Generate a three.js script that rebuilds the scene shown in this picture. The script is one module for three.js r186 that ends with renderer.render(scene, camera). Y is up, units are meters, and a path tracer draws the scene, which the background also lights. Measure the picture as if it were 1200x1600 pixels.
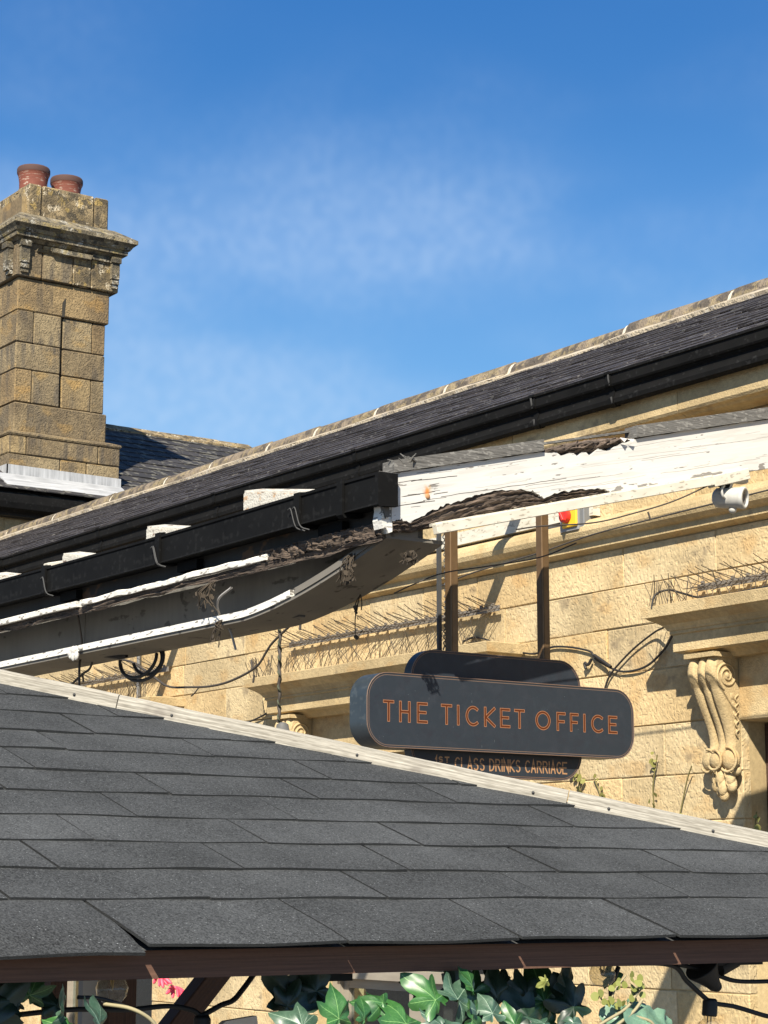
import * as THREE from 'three';
import { mergeGeometries } from 'three/addons/utils/BufferGeometryUtils.js';
import { RoundedBoxGeometry } from 'three/addons/geometries/RoundedBoxGeometry.js';

// ---------------------------------------------------------------- camera, sky, sun, exposure
const scene = new THREE.Scene();
const camera = new THREE.PerspectiveCamera(28.07, 3 / 4, 0.05, 3000);
camera.position.set(0, 2.3, 0);
camera.lookAt(-8.0247, 2.3 + 1.8224, -5.6818);
const renderer = new THREE.WebGLRenderer({ antialias: true });
renderer.setSize(768, 1024);
renderer.toneMapping = THREE.LinearToneMapping;
renderer.toneMappingExposure = 2.0;
renderer.shadowMap.enabled = true;
renderer.shadowMap.type = THREE.PCFSoftShadowMap;
const SUN = new THREE.Vector3(0.53, 0.655, 0.54).normalize();
const sun = new THREE.DirectionalLight(new THREE.Color().setRGB(1, 0.925, 0.79), 4.7);
sun.position.set(-8 + SUN.x * 60, 3 + SUN.y * 60, -6 + SUN.z * 60);
sun.target.position.set(-8, 3, -6);
sun.castShadow = true;
sun.shadow.mapSize.set(4096, 4096);
Object.assign(sun.shadow.camera, { left: -24, right: 24, top: 24, bottom: -24, near: 1, far: 120 });
sun.shadow.bias = -0.0004;
scene.add(sun, sun.target);

// ---------------------------------------------------------------- noise
function rng(seed) { let s = seed >>> 0; return () => { s = (s + 0x6d2b79f5) | 0; let t = Math.imul(s ^ (s >>> 15), 1 | s); t = (t + Math.imul(t ^ (t >>> 7), 61 | t)) ^ t; return ((t ^ (t >>> 14)) >>> 0) / 4294967296; }; }
const R = rng(20240);
const rr = (a, b) => a + (b - a) * R();
function h3(x, y, s) { let h = Math.imul(x, 374761393) ^ Math.imul(y, 668265263) ^ Math.imul(s, 2246822519); h = Math.imul(h ^ (h >>> 13), 1274126177); h ^= h >>> 16; return (h >>> 0) / 4294967296; }
// value noise, periodic with integer periods px, py
function vn(x, y, px, py, s) {
  const x0 = Math.floor(x), y0 = Math.floor(y); let fx = x - x0, fy = y - y0;
  fx = fx * fx * (3 - 2 * fx); fy = fy * fy * (3 - 2 * fy);
  const a = ((x0 % px) + px) % px, b = (a + 1) % px, c = ((y0 % py) + py) % py, d = (c + 1) % py;
  const p = h3(a, c, s), q = h3(b, c, s), r = h3(a, d, s), t = h3(b, d, s);
  return p + (q - p) * fx + (r - p) * fy + (p - q - r + t) * fx * fy;
}
function fbm(u, v, fx, fy, oct, s) { let a = 0, w = 0.5, n = 0; for (let i = 0; i < oct; i++) { a += w * vn(u * fx, v * fy, fx, fy, s + i); n += w; w *= 0.5; fx *= 2; fy *= 2; } return a / n; }
const mix = (a, b, t) => a + (b - a) * t;
const sat = (x) => Math.max(0, Math.min(1, x));
const step = (a, b, x) => { const t = sat((x - a) / (b - a)); return t * t * (3 - 2 * t); };
const mix3 = (a, b, t) => [mix(a[0], b[0], t), mix(a[1], b[1], t), mix(a[2], b[2], t)];
const toS = (x) => { x = sat(x); return x <= 0.0031308 ? x * 12.92 : 1.055 * Math.pow(x, 1 / 2.4) - 0.055; };

// sky: a computed equirectangular air with faint cirrus
{
  const W = 2048, H = 1024, data = new Float32Array(W * H * 4);
  const SKY = [[0, 0.42, 0.66, 0.92], [5, 0.31, 0.59, 0.92], [12.5, 0.21, 0.495, 0.885], [18, 0.112, 0.335, 0.742], [22, 0.062, 0.238, 0.61], [26, 0.042, 0.19, 0.54], [40, 0.036, 0.15, 0.44], [90, 0.026, 0.11, 0.34]];
  for (let j = 0; j < H; j++) {
    const el = ((j + 0.5) / H - 0.5) * Math.PI, y = Math.sin(el), ce = Math.cos(el), e = Math.max(0, el * 180 / Math.PI);
    for (let i = 0; i < W; i++) {
      const az = ((i + 0.5) / W - 0.5) * 2 * Math.PI;
      const dx = ce * Math.cos(az), dz = ce * Math.sin(az);
      const cs = Math.max(0, dx * SUN.x + y * SUN.y + dz * SUN.z);
      // pale near the horizon, deep overhead
      let q = 1; while (q < SKY.length - 1 && e > SKY[q][0]) q++;
      const [e0, ...c0] = SKY[q - 1], [e1, ...c1] = SKY[q];
      let c = mix3(c0, c1, sat((e - e0) / (e1 - e0)));
      const g = 0.10 * Math.pow(cs, 5) + 0.5 * Math.pow(cs, 40);
      c = [c[0] + g * 1.5, c[1] + g * 1.4, c[2] + g * 1.2];
      if (e > 0.5) {
        // wispy streaks on a high plane
        const px = dx / (y + 0.12) + 42.66, pz = dz / (y + 0.12) + 30.56;
        const A = px * 0.10 - pz * 0.995, B = px * 0.995 + pz * 0.10, a = px * 0.97 + pz * 0.24, b = -px * 0.24 + pz * 0.97;
        const wa = fbm(a * 0.25 + 7, b * 0.25 + 3, 64, 64, 3, 31) - 0.5;
        const big = fbm(A * 0.05 + 0.3, B * 0.05 + 0.1, 64, 64, 3, 11);
        const st = fbm(a * 0.14 + wa * 0.6, b * 1.7 + wa * 1.6, 64, 64, 5, 23), fine = fbm(a * 0.35 + wa * 0.6, b * 4.6 + wa * 2, 64, 64, 4, 53);
        const m = step(0.12, 0.74, big) * (0.58 + 0.42 * step(0.28, 0.72, st)) * (0.80 + 0.20 * step(0.25, 0.75, fine)) * step(0.5, 7, e) * (0.2 + 0.8 * step(28, 15, e));
        c = mix3(c, [0.62, 0.78, 1.0], 0.42 * m);
      }
      if (el < 0) c = mix3([0.30, 0.50, 0.85], [0.25, 0.25, 0.24], step(0, 0.06, -el));
      const o = (j * W + i) * 4, E = 0.5;
      data[o] = c[0] * E; data[o + 1] = c[1] * E; data[o + 2] = c[2] * E; data[o + 3] = 1;
    }
  }
  const sky = new THREE.DataTexture(data, W, H, THREE.RGBAFormat, THREE.FloatType);
  sky.mapping = THREE.EquirectangularReflectionMapping; sky.magFilter = THREE.LinearFilter; sky.minFilter = THREE.LinearFilter;
  sky.wrapS = THREE.RepeatWrapping; sky.needsUpdate = true;
  scene.background = sky; scene.environment = sky;
}

// ---------------------------------------------------------------- textures and materials
function tex(w, h, fn, size, color = true, sizeY = size) {
  const d = new Uint8Array(w * h * 4);
  for (let j = 0; j < h; j++) for (let i = 0; i < w; i++) {
    const r = fn((i + 0.5) / w, (j + 0.5) / h), o = (j * w + i) * 4;
    if (color) { d[o] = toS(r[0]) * 255; d[o + 1] = toS(r[1]) * 255; d[o + 2] = toS(r[2]) * 255; } else { d[o] = d[o + 1] = d[o + 2] = sat(r) * 255; }
    d[o + 3] = 255;
  }
  const t = new THREE.DataTexture(d, w, h, THREE.RGBAFormat);
  if (color) t.colorSpace = THREE.SRGBColorSpace;
  t.wrapS = t.wrapT = THREE.RepeatWrapping; t.magFilter = THREE.LinearFilter; t.minFilter = THREE.LinearMipmapLinearFilter; t.generateMipmaps = true;
  t.repeat.set(1 / size, 1 / sizeY); t.needsUpdate = true;
  return t;
}
const M = (o) => new THREE.MeshStandardMaterial({ roughness: 0.9, ...o });
const rgb = (r, g, b) => new THREE.Color().setRGB(r, g, b);

// honey sandstone, tooled face
const stoneMap = tex(1024, 1024, (u, v) => {
  const a = fbm(u, v, 3, 3, 5, 1), b = fbm(u, v, 9, 14, 5, 5), c = fbm(u, v, 90, 90, 3, 9), g = vn(u * 400, v * 400, 400, 400, 12);
  let col = mix3([0.44, 0.345, 0.19], [0.59, 0.475, 0.275], step(0.3, 0.7, a));
  col = mix3(col, [0.46, 0.295, 0.12], 0.5 * step(0.55, 0.75, b));
  const k = (0.82 + 0.36 * c) * (0.92 + 0.16 * g);
  col = mix3(col, [0.16, 0.125, 0.085], 0.5 * step(0.70, 0.82, fbm(u, v, 14, 14, 5, 77)));
  return [col[0] * k, col[1] * k, col[2] * k];
}, 1.7);
const stoneBump = tex(1024, 1024, (u, v) => {
  const w = fbm(u, v, 12, 12, 3, 3) - 0.5;
  const a = vn(u * 190 + w * 8 + v * 40, v * 120 + w * 8, 190, 120, 41), b = fbm(u, v, 80, 110, 3, 44), c = fbm(u, v, 8, 8, 3, 47), pit = step(0.70, 0.82, vn(u * 110, v * 110, 110, 110, 48));
  return 0.1 + 0.36 * a + 0.32 * b + 0.3 * c - 0.28 * pit;
}, 1.7, false);
const smoothBump = tex(512, 512, (u, v) => 0.5 * fbm(u, v, 10, 10, 5, 61) + 0.5 * vn(u * 150, v * 150, 150, 150, 62), 0.8, false);
const tints = [[1.05, 1.02, 0.97], [0.90, 0.87, 0.83], [1.08, 1.02, 0.93], [0.99, 0.9, 0.77], [0.9, 0.87, 0.82], [1.04, 0.97, 0.84]];
const stoneMats = tints.map((t) => M({ map: stoneMap, bumpMap: stoneBump, bumpScale: 0.006, color: rgb(t[0] * 0.92, t[1] * 0.93, t[2] * 0.98), roughness: 0.95 }));
const ashlar = M({ map: stoneMap, bumpMap: smoothBump, bumpScale: 0.0034, color: rgb(0.86, 0.82, 0.77), roughness: 0.92 });
const ashlarDark = M({ map: stoneMap, bumpMap: smoothBump, bumpScale: 0.003, color: rgb(0.72, 0.69, 0.66), roughness: 0.92 });
const mortar = M({ map: stoneMap, color: rgb(0.8, 0.76, 0.7), roughness: 1 });
// weathered sooty stone of the chimney
const sootMap = tex(1024, 1024, (u, v) => {
  const a = fbm(u, v, 3, 2, 5, 201), b = fbm(u, v, 8, 10, 5, 205), c = fbm(u, v, 80, 80, 3, 209), st = fbm(u, v, 26, 4, 4, 215);
  let col = mix3([0.20, 0.145, 0.078], [0.36, 0.265, 0.135], step(0.35, 0.68, a));
  col = mix3(col, [0.42, 0.26, 0.085], 0.55 * step(0.58, 0.74, b));
  col = mix3(col, [0.11, 0.092, 0.068], 0.6 * step(0.5, 0.75, st) * step(0.4, 0.62, fbm(u, v, 4, 4, 4, 231)));
  const k = 0.62 + 0.76 * c; return [col[0] * k, col[1] * k, col[2] * k];
}, 1.9);
const sootMats = [[1, 1, 1], [0.86, 0.84, 0.82], [1.22, 1.16, 1.02], [1.05, 0.97, 0.85], [0.78, 0.77, 0.76]].map((t) => M({ map: sootMap, bumpMap: stoneBump, bumpScale: 0.014, color: rgb(t[0] * 0.66, t[1] * 0.69, t[2] * 0.76), roughness: 0.96 }));
const capMap = tex(1024, 1024, (u, v) => {
  const a = fbm(u, v, 5, 5, 5, 301), b = fbm(u, v, 18, 18, 5, 305), c = fbm(u, v, 110, 110, 3, 309), l = fbm(u, v, 13, 13, 5, 315), st = fbm(u, v, 30, 5, 4, 335);
  let col = mix3([0.11, 0.092, 0.06], [0.235, 0.195, 0.125], step(0.35, 0.66, a));
  col = mix3(col, [0.045, 0.042, 0.034], 0.8 * step(0.48, 0.66, b));
  col = mix3(col, [0.44, 0.42, 0.36], 0.75 * step(0.60, 0.70, l) * step(0.4, 0.6, c));
  col = mix3(col, [0.34, 0.26, 0.09], 0.5 * step(0.62, 0.72, fbm(u, v, 16, 16, 4, 325)));
  col = mix3(col, [0.055, 0.05, 0.04], 0.5 * step(0.55, 0.75, st));
  const k = 0.6 + 0.8 * c; return [col[0] * k, col[1] * k, col[2] * k];
}, 1.4);
const capMat = M({ color: rgb(0.85, 0.85, 0.85), map: capMap, bumpMap: stoneBump, bumpScale: 0.014, roughness: 1 });
const capMat2 = M({ map: capMap, bumpMap: stoneBump, bumpScale: 0.014, roughness: 1, color: rgb(1.1, 1.0, 0.85) });
const terracotta = M({ map: tex(256, 256, (u, v) => { const a = fbm(u, v, 6, 6, 4, 401), c = step(0.66, 0.75, fbm(u, v, 9, 14, 4, 405)); return mix3(mix3([0.13, 0.036, 0.022], [0.21, 0.065, 0.04], a), [0.42, 0.35, 0.28], 0.7 * c); }, 0.5), roughness: 0.8, side: THREE.DoubleSide });
const sootyRim = M({ color: rgb(0.06, 0.045, 0.04), roughness: 0.85 });
// slates
const slateMap = tex(1024, 1024, (u, v) => { const a = fbm(u, v, 7, 7, 5, 501), b = fbm(u, v, 60, 60, 3, 505), l = step(0.68, 0.76, fbm(u, v, 40, 40, 4, 509)); return mix3(mix3([0.015, 0.0125, 0.012], [0.047, 0.039, 0.038], 0.6 * a + 0.4 * b), [0.22, 0.21, 0.19], 0.55 * l); }, 1.6);
const slate = M({ map: slateMap, bumpMap: smoothBump, bumpScale: 0.003, roughness: 0.75 });
const slateMossy = M({ map: tex(512, 512, (u, v) => { const a = fbm(u, v, 7, 7, 5, 521), l = step(0.58, 0.68, fbm(u, v, 20, 20, 4, 529)); return mix3(mix3([0.012, 0.012, 0.013], [0.04, 0.036, 0.035], a), [0.20, 0.19, 0.15], 0.5 * l); }, 1.6), bumpMap: smoothBump, bumpScale: 0.003, roughness: 0.8 });
const PB = (o) => new THREE.MeshPhysicalMaterial({ specularIntensity: 0.16, ...o, roughness: Math.max(0.75, o.roughness || 0) });
const blackPlastic = PB({ color: rgb(0.006, 0.006, 0.006), roughness: 0.5 });
const blackIron = PB({ map: tex(512, 512, (u, v) => { const a = fbm(u, v, 6, 6, 5, 541), l = step(0.66, 0.78, fbm(u, v, 40, 40, 4, 549)); return mix3(mix3([0.005, 0.005, 0.005], [0.013, 0.0125, 0.012], a), [0.05, 0.05, 0.05], 0.25 * l); }, 0.9), roughness: 0.62 });
const blackDusty = PB({ map: tex(512, 512, (u, v) => { const a = fbm(u, v, 6, 6, 5, 551), l = step(0.6, 0.78, fbm(u, v, 30, 30, 4, 559)); return mix3(mix3([0.004, 0.004, 0.004], [0.009, 0.009, 0.009], a), [0.04, 0.04, 0.04], 0.16 * l); }, 0.7), roughness: 0.5 });
const jointGrey = M({ color: rgb(0.05, 0.05, 0.05), roughness: 0.8 });
// lead
const lead = M({ map: tex(512, 512, (u, v) => { const a = fbm(u, v, 40, 3, 5, 601), b = fbm(u, v, 6, 6, 4, 605); return mix3([0.24, 0.245, 0.25], [0.58, 0.585, 0.59], sat(0.15 + 0.9 * (a - 0.3) + 0.4 * (b - 0.5))); }, 1.0), roughness: 0.7 });
const leadGrey = M({ map: lead.map, color: rgb(0.5, 0.5, 0.5), roughness: 0.7 });
// painted, weathered and rotten timber
const oldGrey = M({ map: tex(1024, 256, (u, v) => { const a = fbm(u, v, 10, 60, 4, 621), b = fbm(u, v, 90, 90, 3, 625), p = step(0.60, 0.68, fbm(u, v, 40, 40, 4, 629)), k = 1 - 0.8 * step(0.62, 0.72, fbm(u, v, 12, 90, 3, 631)); return mix3(mix3([0.07, 0.066, 0.06], [0.17, 0.163, 0.15], 0.6 * a + 0.4 * b), [0.40, 0.385, 0.35], 0.3 * p).map((x) => x * (0.45 + 0.55 * k)); }, 0.9, true, 0.3), bumpMap: tex(512, 256, (u, v) => fbm(u, v, 10, 64, 4, 633), 0.9, false, 0.3), bumpScale: 0.002 });
const rotten = M({ map: tex(1024, 512, (u, v) => { const w = fbm(u, v, 8, 8, 3, 640) - 0.5, a = fbm(u, v + w * 0.05, 10, 70, 4, 641), b = fbm(u, v, 60, 60, 3, 645); return mix3([0.016, 0.012, 0.009], [0.19, 0.14, 0.105], sat(1.7 * (0.75 * a + 0.25 * b) - 0.42)); }, 0.7, true, 0.35), bumpMap: tex(1024, 512, (u, v) => { const w = fbm(u, v, 8, 8, 3, 640) - 0.5; return fbm(u, v + w * 0.05, 10, 70, 4, 641); }, 0.7, false, 0.35), bumpScale: 0.012, roughness: 1 });
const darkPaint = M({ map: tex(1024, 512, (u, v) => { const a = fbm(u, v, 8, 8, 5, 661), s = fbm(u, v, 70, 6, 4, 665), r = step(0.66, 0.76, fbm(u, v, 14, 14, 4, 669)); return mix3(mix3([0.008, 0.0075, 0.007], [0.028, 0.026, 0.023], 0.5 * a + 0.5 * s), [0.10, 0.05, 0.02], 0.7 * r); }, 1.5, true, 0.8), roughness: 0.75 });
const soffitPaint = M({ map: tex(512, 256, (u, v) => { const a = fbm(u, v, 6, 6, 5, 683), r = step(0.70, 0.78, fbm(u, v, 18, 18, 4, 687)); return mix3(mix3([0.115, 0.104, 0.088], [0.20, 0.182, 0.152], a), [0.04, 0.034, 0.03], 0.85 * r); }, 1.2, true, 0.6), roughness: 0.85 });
const greyPanel = M({ map: tex(1024, 512, (u, v) => { const a = fbm(u, v, 6, 6, 5, 681), s = fbm(u, v, 60, 5, 4, 685), r = step(0.68, 0.76, fbm(u, v, 18, 18, 4, 689)); return mix3(mix3([0.06, 0.058, 0.054], [0.125, 0.12, 0.11], 0.6 * a + 0.4 * s), [0.03, 0.028, 0.025], 0.9 * r); }, 1.5, true, 0.8), roughness: 0.8 });
const flakyWhite = M({ map: tex(1024, 256, (u, v) => { const a = fbm(u, v, 20, 30, 5, 701), d = step(0.60, 0.66, fbm(u, v, 22, 24, 5, 705)); return mix3(mix3([0.60, 0.58, 0.52], [0.78, 0.76, 0.71], a), [0.12, 0.10, 0.08], 0.85 * d); }, 0.9, true, 0.22), bumpMap: smoothBump, bumpScale: 0.002, roughness: 0.75 });
const rustyWhite = M({ map: tex(512, 256, (u, v) => { const a = fbm(u, v, 20, 30, 5, 711), d = step(0.60, 0.72, fbm(u, v, 9, 10, 5, 715)), e = step(0.68, 0.76, fbm(u, v, 12, 14, 5, 719)); return mix3(mix3(mix3([0.36, 0.335, 0.28], [0.60, 0.575, 0.51], a), [0.40, 0.22, 0.09], 0.8 * d), [0.10, 0.045, 0.02], 0.8 * e); }, 0.5, true, 0.25), bumpMap: smoothBump, bumpScale: 0.004, roughness: 0.85 });
const creamPaint = M({ map: tex(512, 128, (u, v) => { const a = fbm(u, v, 12, 12, 5, 721), d = step(0.66, 0.72, fbm(u, v, 30, 20, 4, 725)); return mix3(mix3([0.50, 0.46, 0.37], [0.66, 0.62, 0.53], a), [0.2, 0.17, 0.12], 0.6 * d); }, 0.9, true, 0.2), roughness: 0.7 });
const brownSteel = M({ map: tex(128, 512, (u, v) => mix3([0.10, 0.06, 0.028], [0.18, 0.11, 0.052], fbm(u, v, 6, 20, 4, 741)), 0.3, true, 0.9), roughness: 0.5, metalness: 0.3 });
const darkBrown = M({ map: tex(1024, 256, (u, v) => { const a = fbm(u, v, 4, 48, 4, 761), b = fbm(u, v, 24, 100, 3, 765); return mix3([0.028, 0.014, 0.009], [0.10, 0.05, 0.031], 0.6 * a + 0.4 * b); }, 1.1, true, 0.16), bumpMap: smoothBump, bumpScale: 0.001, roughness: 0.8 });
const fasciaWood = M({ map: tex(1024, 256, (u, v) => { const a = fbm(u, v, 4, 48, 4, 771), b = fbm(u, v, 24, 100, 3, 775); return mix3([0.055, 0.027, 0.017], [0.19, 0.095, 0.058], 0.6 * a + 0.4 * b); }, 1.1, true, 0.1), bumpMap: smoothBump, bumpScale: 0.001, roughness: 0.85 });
const paleWood = M({ map: tex(2048, 256, (u, v) => {
  const w = fbm(u, v, 8, 4, 3, 780) - 0.5, a = fbm(u, v + w * 0.1, 6, 40, 4, 781), b = fbm(u, v, 120, 60, 3, 785);
  let c = mix3([0.19, 0.172, 0.14], [0.53, 0.50, 0.43], sat(0.25 + 1.6 * (0.6 * a + 0.4 * b - 0.42)));
  for (const [ku, kv, r] of [[0.18, 0.5, 0.02], [0.47, 0.45, 0.028], [0.79, 0.55, 0.018]]) { const q = Math.hypot((u - ku), (v - kv) * 0.06); c = mix3(c, [0.16, 0.14, 0.12], 0.6 * step(r, r * 0.2, q) * (0.7 + 0.3 * Math.sin(q * 500))); }
  return c;
}, 1.9, true, 0.09), bumpMap: tex(1024, 128, (u, v) => fbm(u, v, 8, 40, 4, 791), 1.9, false, 0.09), bumpScale: 0.0012, roughness: 0.9 });
// mineral felt
const feltMap = tex(1024, 1024, (u, v) => {
  const wear = fbm(u, v, 6, 2, 4, 821); const g = vn(u * 500, v * 500, 500, 500, 801), g2 = vn(u * 260, v * 260, 260, 260, 803), a = fbm(u, v, 5, 5, 4, 805), sp = h3(Math.floor(u * 620), Math.floor(v * 620), 809);
  let k = 0.032 + 0.044 * g + 0.032 * (g2 - 0.5) + 0.03 * (a - 0.5);
  k *= 0.9 + 0.36 * (wear - 0.3); if (sp > 0.9965) k = 0.26; else if (sp < 0.05) k *= 0.5;
  return [k * 1.04, k * 1.09, k * 1.115];
}, 0.72);
const feltBump = tex(1024, 1024, (u, v) => 0.6 * vn(u * 400, v * 400, 400, 400, 811) + 0.4 * vn(u * 180, v * 180, 180, 180, 813), 0.72, false);
const feltMats = [1, 0.94, 1.06, 0.97].map((k) => PB({ specularIntensity: 0.15, map: feltMap, bumpMap: feltBump, bumpScale: 0.0016, color: rgb(k, k, k), roughness: 0.97 }));
const feltEdge = M({ color: rgb(0.018, 0.018, 0.018), roughness: 1 });

// ---------------------------------------------------------------- geometry helpers
const V = (x, y, z) => new THREE.Vector3(x, y, z);
function clean(g) {
  if (g.index) g = g.toNonIndexed();
  for (const k of Object.keys(g.attributes)) if (!['position', 'normal', 'uv'].includes(k)) g.deleteAttribute(k);
  if (!g.attributes.normal) g.computeVertexNormals();
  if (!g.attributes.uv) g.setAttribute('uv', new THREE.BufferAttribute(new Float32Array(g.attributes.position.count * 2), 2));
  g.clearGroups?.(); g.morphAttributes = {};
  return g;
}
const merge = (list) => { list = list.flat(9).map(clean); return list.length === 1 ? list[0] : mergeGeometries(list, false); };
// uv in metres from the dominant direction of each triangle
function boxUV(g, ou = 0, ov = 0, swap = false) {
  g = clean(g); const p = g.attributes.position, uv = g.attributes.uv, a = V(), b = V(), c = V(), n = V();
  for (let i = 0; i < p.count; i += 3) {
    a.fromBufferAttribute(p, i); b.fromBufferAttribute(p, i + 1); c.fromBufferAttribute(p, i + 2);
    n.copy(b).sub(a).cross(c.clone().sub(a));
    const x = Math.abs(n.x), y = Math.abs(n.y), z = Math.abs(n.z);
    [a, b, c].forEach((q, k) => {
      let s, t; if (x >= y && x >= z) { s = q.z; t = q.y; } else if (y >= z) { s = q.x; t = q.z; } else { s = q.x; t = q.y; }
      if (swap) [s, t] = [t, s];
      uv.setXY(i + k, s + ou, t + ov);
    });
  }
  return g;
}
function fromTris(P, smooth = false) {
  const g = new THREE.BufferGeometry(); g.setAttribute('position', new THREE.BufferAttribute(new Float32Array(P), 3)); g.computeVertexNormals();
  g.setAttribute('uv', new THREE.BufferAttribute(new Float32Array(P.length / 3 * 2), 2)); return g;
}
function box(w, h, d, x = 0, y = 0, z = 0) { return new THREE.BoxGeometry(w, h, d).translate(x, y, z); }
function span(x0, x1, y0, y1, z0, z1) { return box(Math.abs(x1 - x0), Math.abs(y1 - y0), Math.abs(z1 - z0), (x0 + x1) / 2, (y0 + y1) / 2, (z0 + z1) / 2); }
// box with all edges chamfered: 44 triangles
function chamfer(w, h, d, c, jit = 0) {
  const H = [w / 2, h / 2, d / 2], P = [], key = (f, s) => s.map((v, i) => v * (i === f ? H[i] : H[i] - c)), J = {};
  const pt = (f, s) => { const k = f + '|' + s.join(); return J[k] || (J[k] = key(f, s).map((v) => v + (jit ? (R() - 0.5) * jit : 0))); };
  const tri = (a, b, q) => { const n = V(b[0] - a[0], b[1] - a[1], b[2] - a[2]).cross(V(q[0] - a[0], q[1] - a[1], q[2] - a[2])), m = V(a[0] + b[0] + q[0], a[1] + b[1] + q[1], a[2] + b[2] + q[2]); n.dot(m) >= 0 ? P.push(...a, ...b, ...q) : P.push(...a, ...q, ...b); };
  const quad = (a, b, q, r) => { tri(a, b, q); tri(a, q, r); };
  for (let f = 0; f < 3; f++) for (const s of [-1, 1]) { const o = [0, 1, 2].filter((i) => i !== f), m = (u, v) => { const t = [0, 0, 0]; t[f] = s; t[o[0]] = u; t[o[1]] = v; return pt(f, t); }; quad(m(-1, -1), m(1, -1), m(1, 1), m(-1, 1)); }
  for (let f = 0; f < 3; f++) { const [a, b] = [0, 1, 2].filter((i) => i !== f); for (const sa of [-1, 1]) for (const sb of [-1, 1]) { const t = (k) => { const q = [0, 0, 0]; q[a] = sa; q[b] = sb; q[f] = k; return q; }; quad(pt(a, t(-1)), pt(a, t(1)), pt(b, t(1)), pt(b, t(-1))); } }
  for (const x of [-1, 1]) for (const y of [-1, 1]) for (const z of [-1, 1]) tri(pt(0, [x, y, z]), pt(1, [x, y, z]), pt(2, [x, y, z]));
  return fromTris(P);
}
// closed outline [[a, b], ...] swept along an axis: 'x' uses (z, y), 'z' uses (x, y), with n slices
function prism(poly, axis, s0, s1, n = 1, bend) {
  const map = (a, b, s) => { let p = axis === 'x' ? [s, b, a] : [a, b, s]; return bend ? bend(p) : p; };
  const P = [], pts = poly.map(([a, b]) => new THREE.Vector2(a, b)), cw = THREE.ShapeUtils.isClockWise(pts), L = poly.length;
  const push = (a, b, c) => P.push(...a, ...b, ...c);
  const flip = (axis === 'x') === cw;
  for (let k = 0; k < n; k++) {
    const u = mix(s0, s1, k / n), v = mix(s0, s1, (k + 1) / n);
    for (let i = 0; i < L; i++) {
      const j = (i + 1) % L, A = map(...poly[i], u), B = map(...poly[j], u), C = map(...poly[j], v), D = map(...poly[i], v);
      if ((s1 > s0) !== flip) { push(A, B, C); push(A, C, D); } else { push(A, C, B); push(A, D, C); }
    }
  }
  for (const t of THREE.ShapeUtils.triangulateShape(pts, [])) {
    const f = t.map((i) => map(...poly[i], s0)), g = t.map((i) => map(...poly[i], s1));
    if ((s1 > s0) !== flip) { push(f[0], f[2], f[1]); push(g[0], g[1], g[2]); } else { push(f[0], f[1], f[2]); push(g[0], g[2], g[1]); }
  }
  return fixOut(fromTris(P));
}
// turn a closed mesh outward (signed volume)
function fixOut(g) {
  const p = g.attributes.position.array; let vol = 0;
  for (let i = 0; i < p.length; i += 9) vol += p[i] * (p[i + 4] * p[i + 8] - p[i + 5] * p[i + 7]) - p[i + 1] * (p[i + 3] * p[i + 8] - p[i + 5] * p[i + 6]) + p[i + 2] * (p[i + 3] * p[i + 7] - p[i + 4] * p[i + 6]);
  if (vol < 0) { for (let i = 0; i < p.length; i += 9) for (let k = 0; k < 3; k++) { const t = p[i + 3 + k]; p[i + 3 + k] = p[i + 6 + k]; p[i + 6 + k] = t; } g.computeVertexNormals(); }
  return g;
}
// stack of rectangles [y, x0, x1, z0, z1] from bottom to top
function stack(L) {
  const P = [], ring = ([y, x0, x1, z0, z1]) => [[x0, y, z0], [x1, y, z0], [x1, y, z1], [x0, y, z1]], q = (a, b, c, d) => P.push(...a, ...b, ...c, ...a, ...c, ...d);
  for (let i = 0; i + 1 < L.length; i++) { const A = ring(L[i]), B = ring(L[i + 1]); for (let k = 0; k < 4; k++) q(A[k], A[(k + 1) % 4], B[(k + 1) % 4], B[k]); }
  const A = ring(L[0]), B = ring(L[L.length - 1]); q(A[0], A[3], A[2], A[1]); q(B[0], B[1], B[2], B[3]);
  return fixOut(fromTris(P));
}
function tube(pts, r, seg = 0, rad = 6, tension = 0.5) {
  const c = new THREE.CatmullRomCurve3(pts.map((p) => V(...p)), false, 'catmullrom', tension);
  return new THREE.TubeGeometry(c, seg || pts.length * 6, r, rad);
}
function bar(a, b, r, rad = 6, r2 = r) {
  const A = V(...a), B = V(...b), d = B.clone().sub(A), g = new THREE.CylinderGeometry(r2, r, d.length(), rad);
  g.applyQuaternion(new THREE.Quaternion().setFromUnitVectors(V(0, 1, 0), d.clone().normalize())); const m = A.add(B).multiplyScalar(0.5);
  return g.translate(m.x, m.y, m.z);
}
// beam of rectangular section from a to b; w sideways, h upwards
function beam(a, b, w, h, up = [0, 1, 0]) {
  const A = V(...a), B = V(...b), d = B.clone().sub(A), L = d.length(); d.normalize();
  const s = d.clone().cross(V(...up)).normalize(), u = s.clone().cross(d);
  const g = chamfer(L, h, w, Math.min(w, h) * 0.06); boxUV(g, R() * 3, R());
  g.applyMatrix4(new THREE.Matrix4().makeBasis(d, u, s)); const m = A.add(B).multiplyScalar(0.5);
  return g.translate(m.x, m.y, m.z);
}
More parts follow.
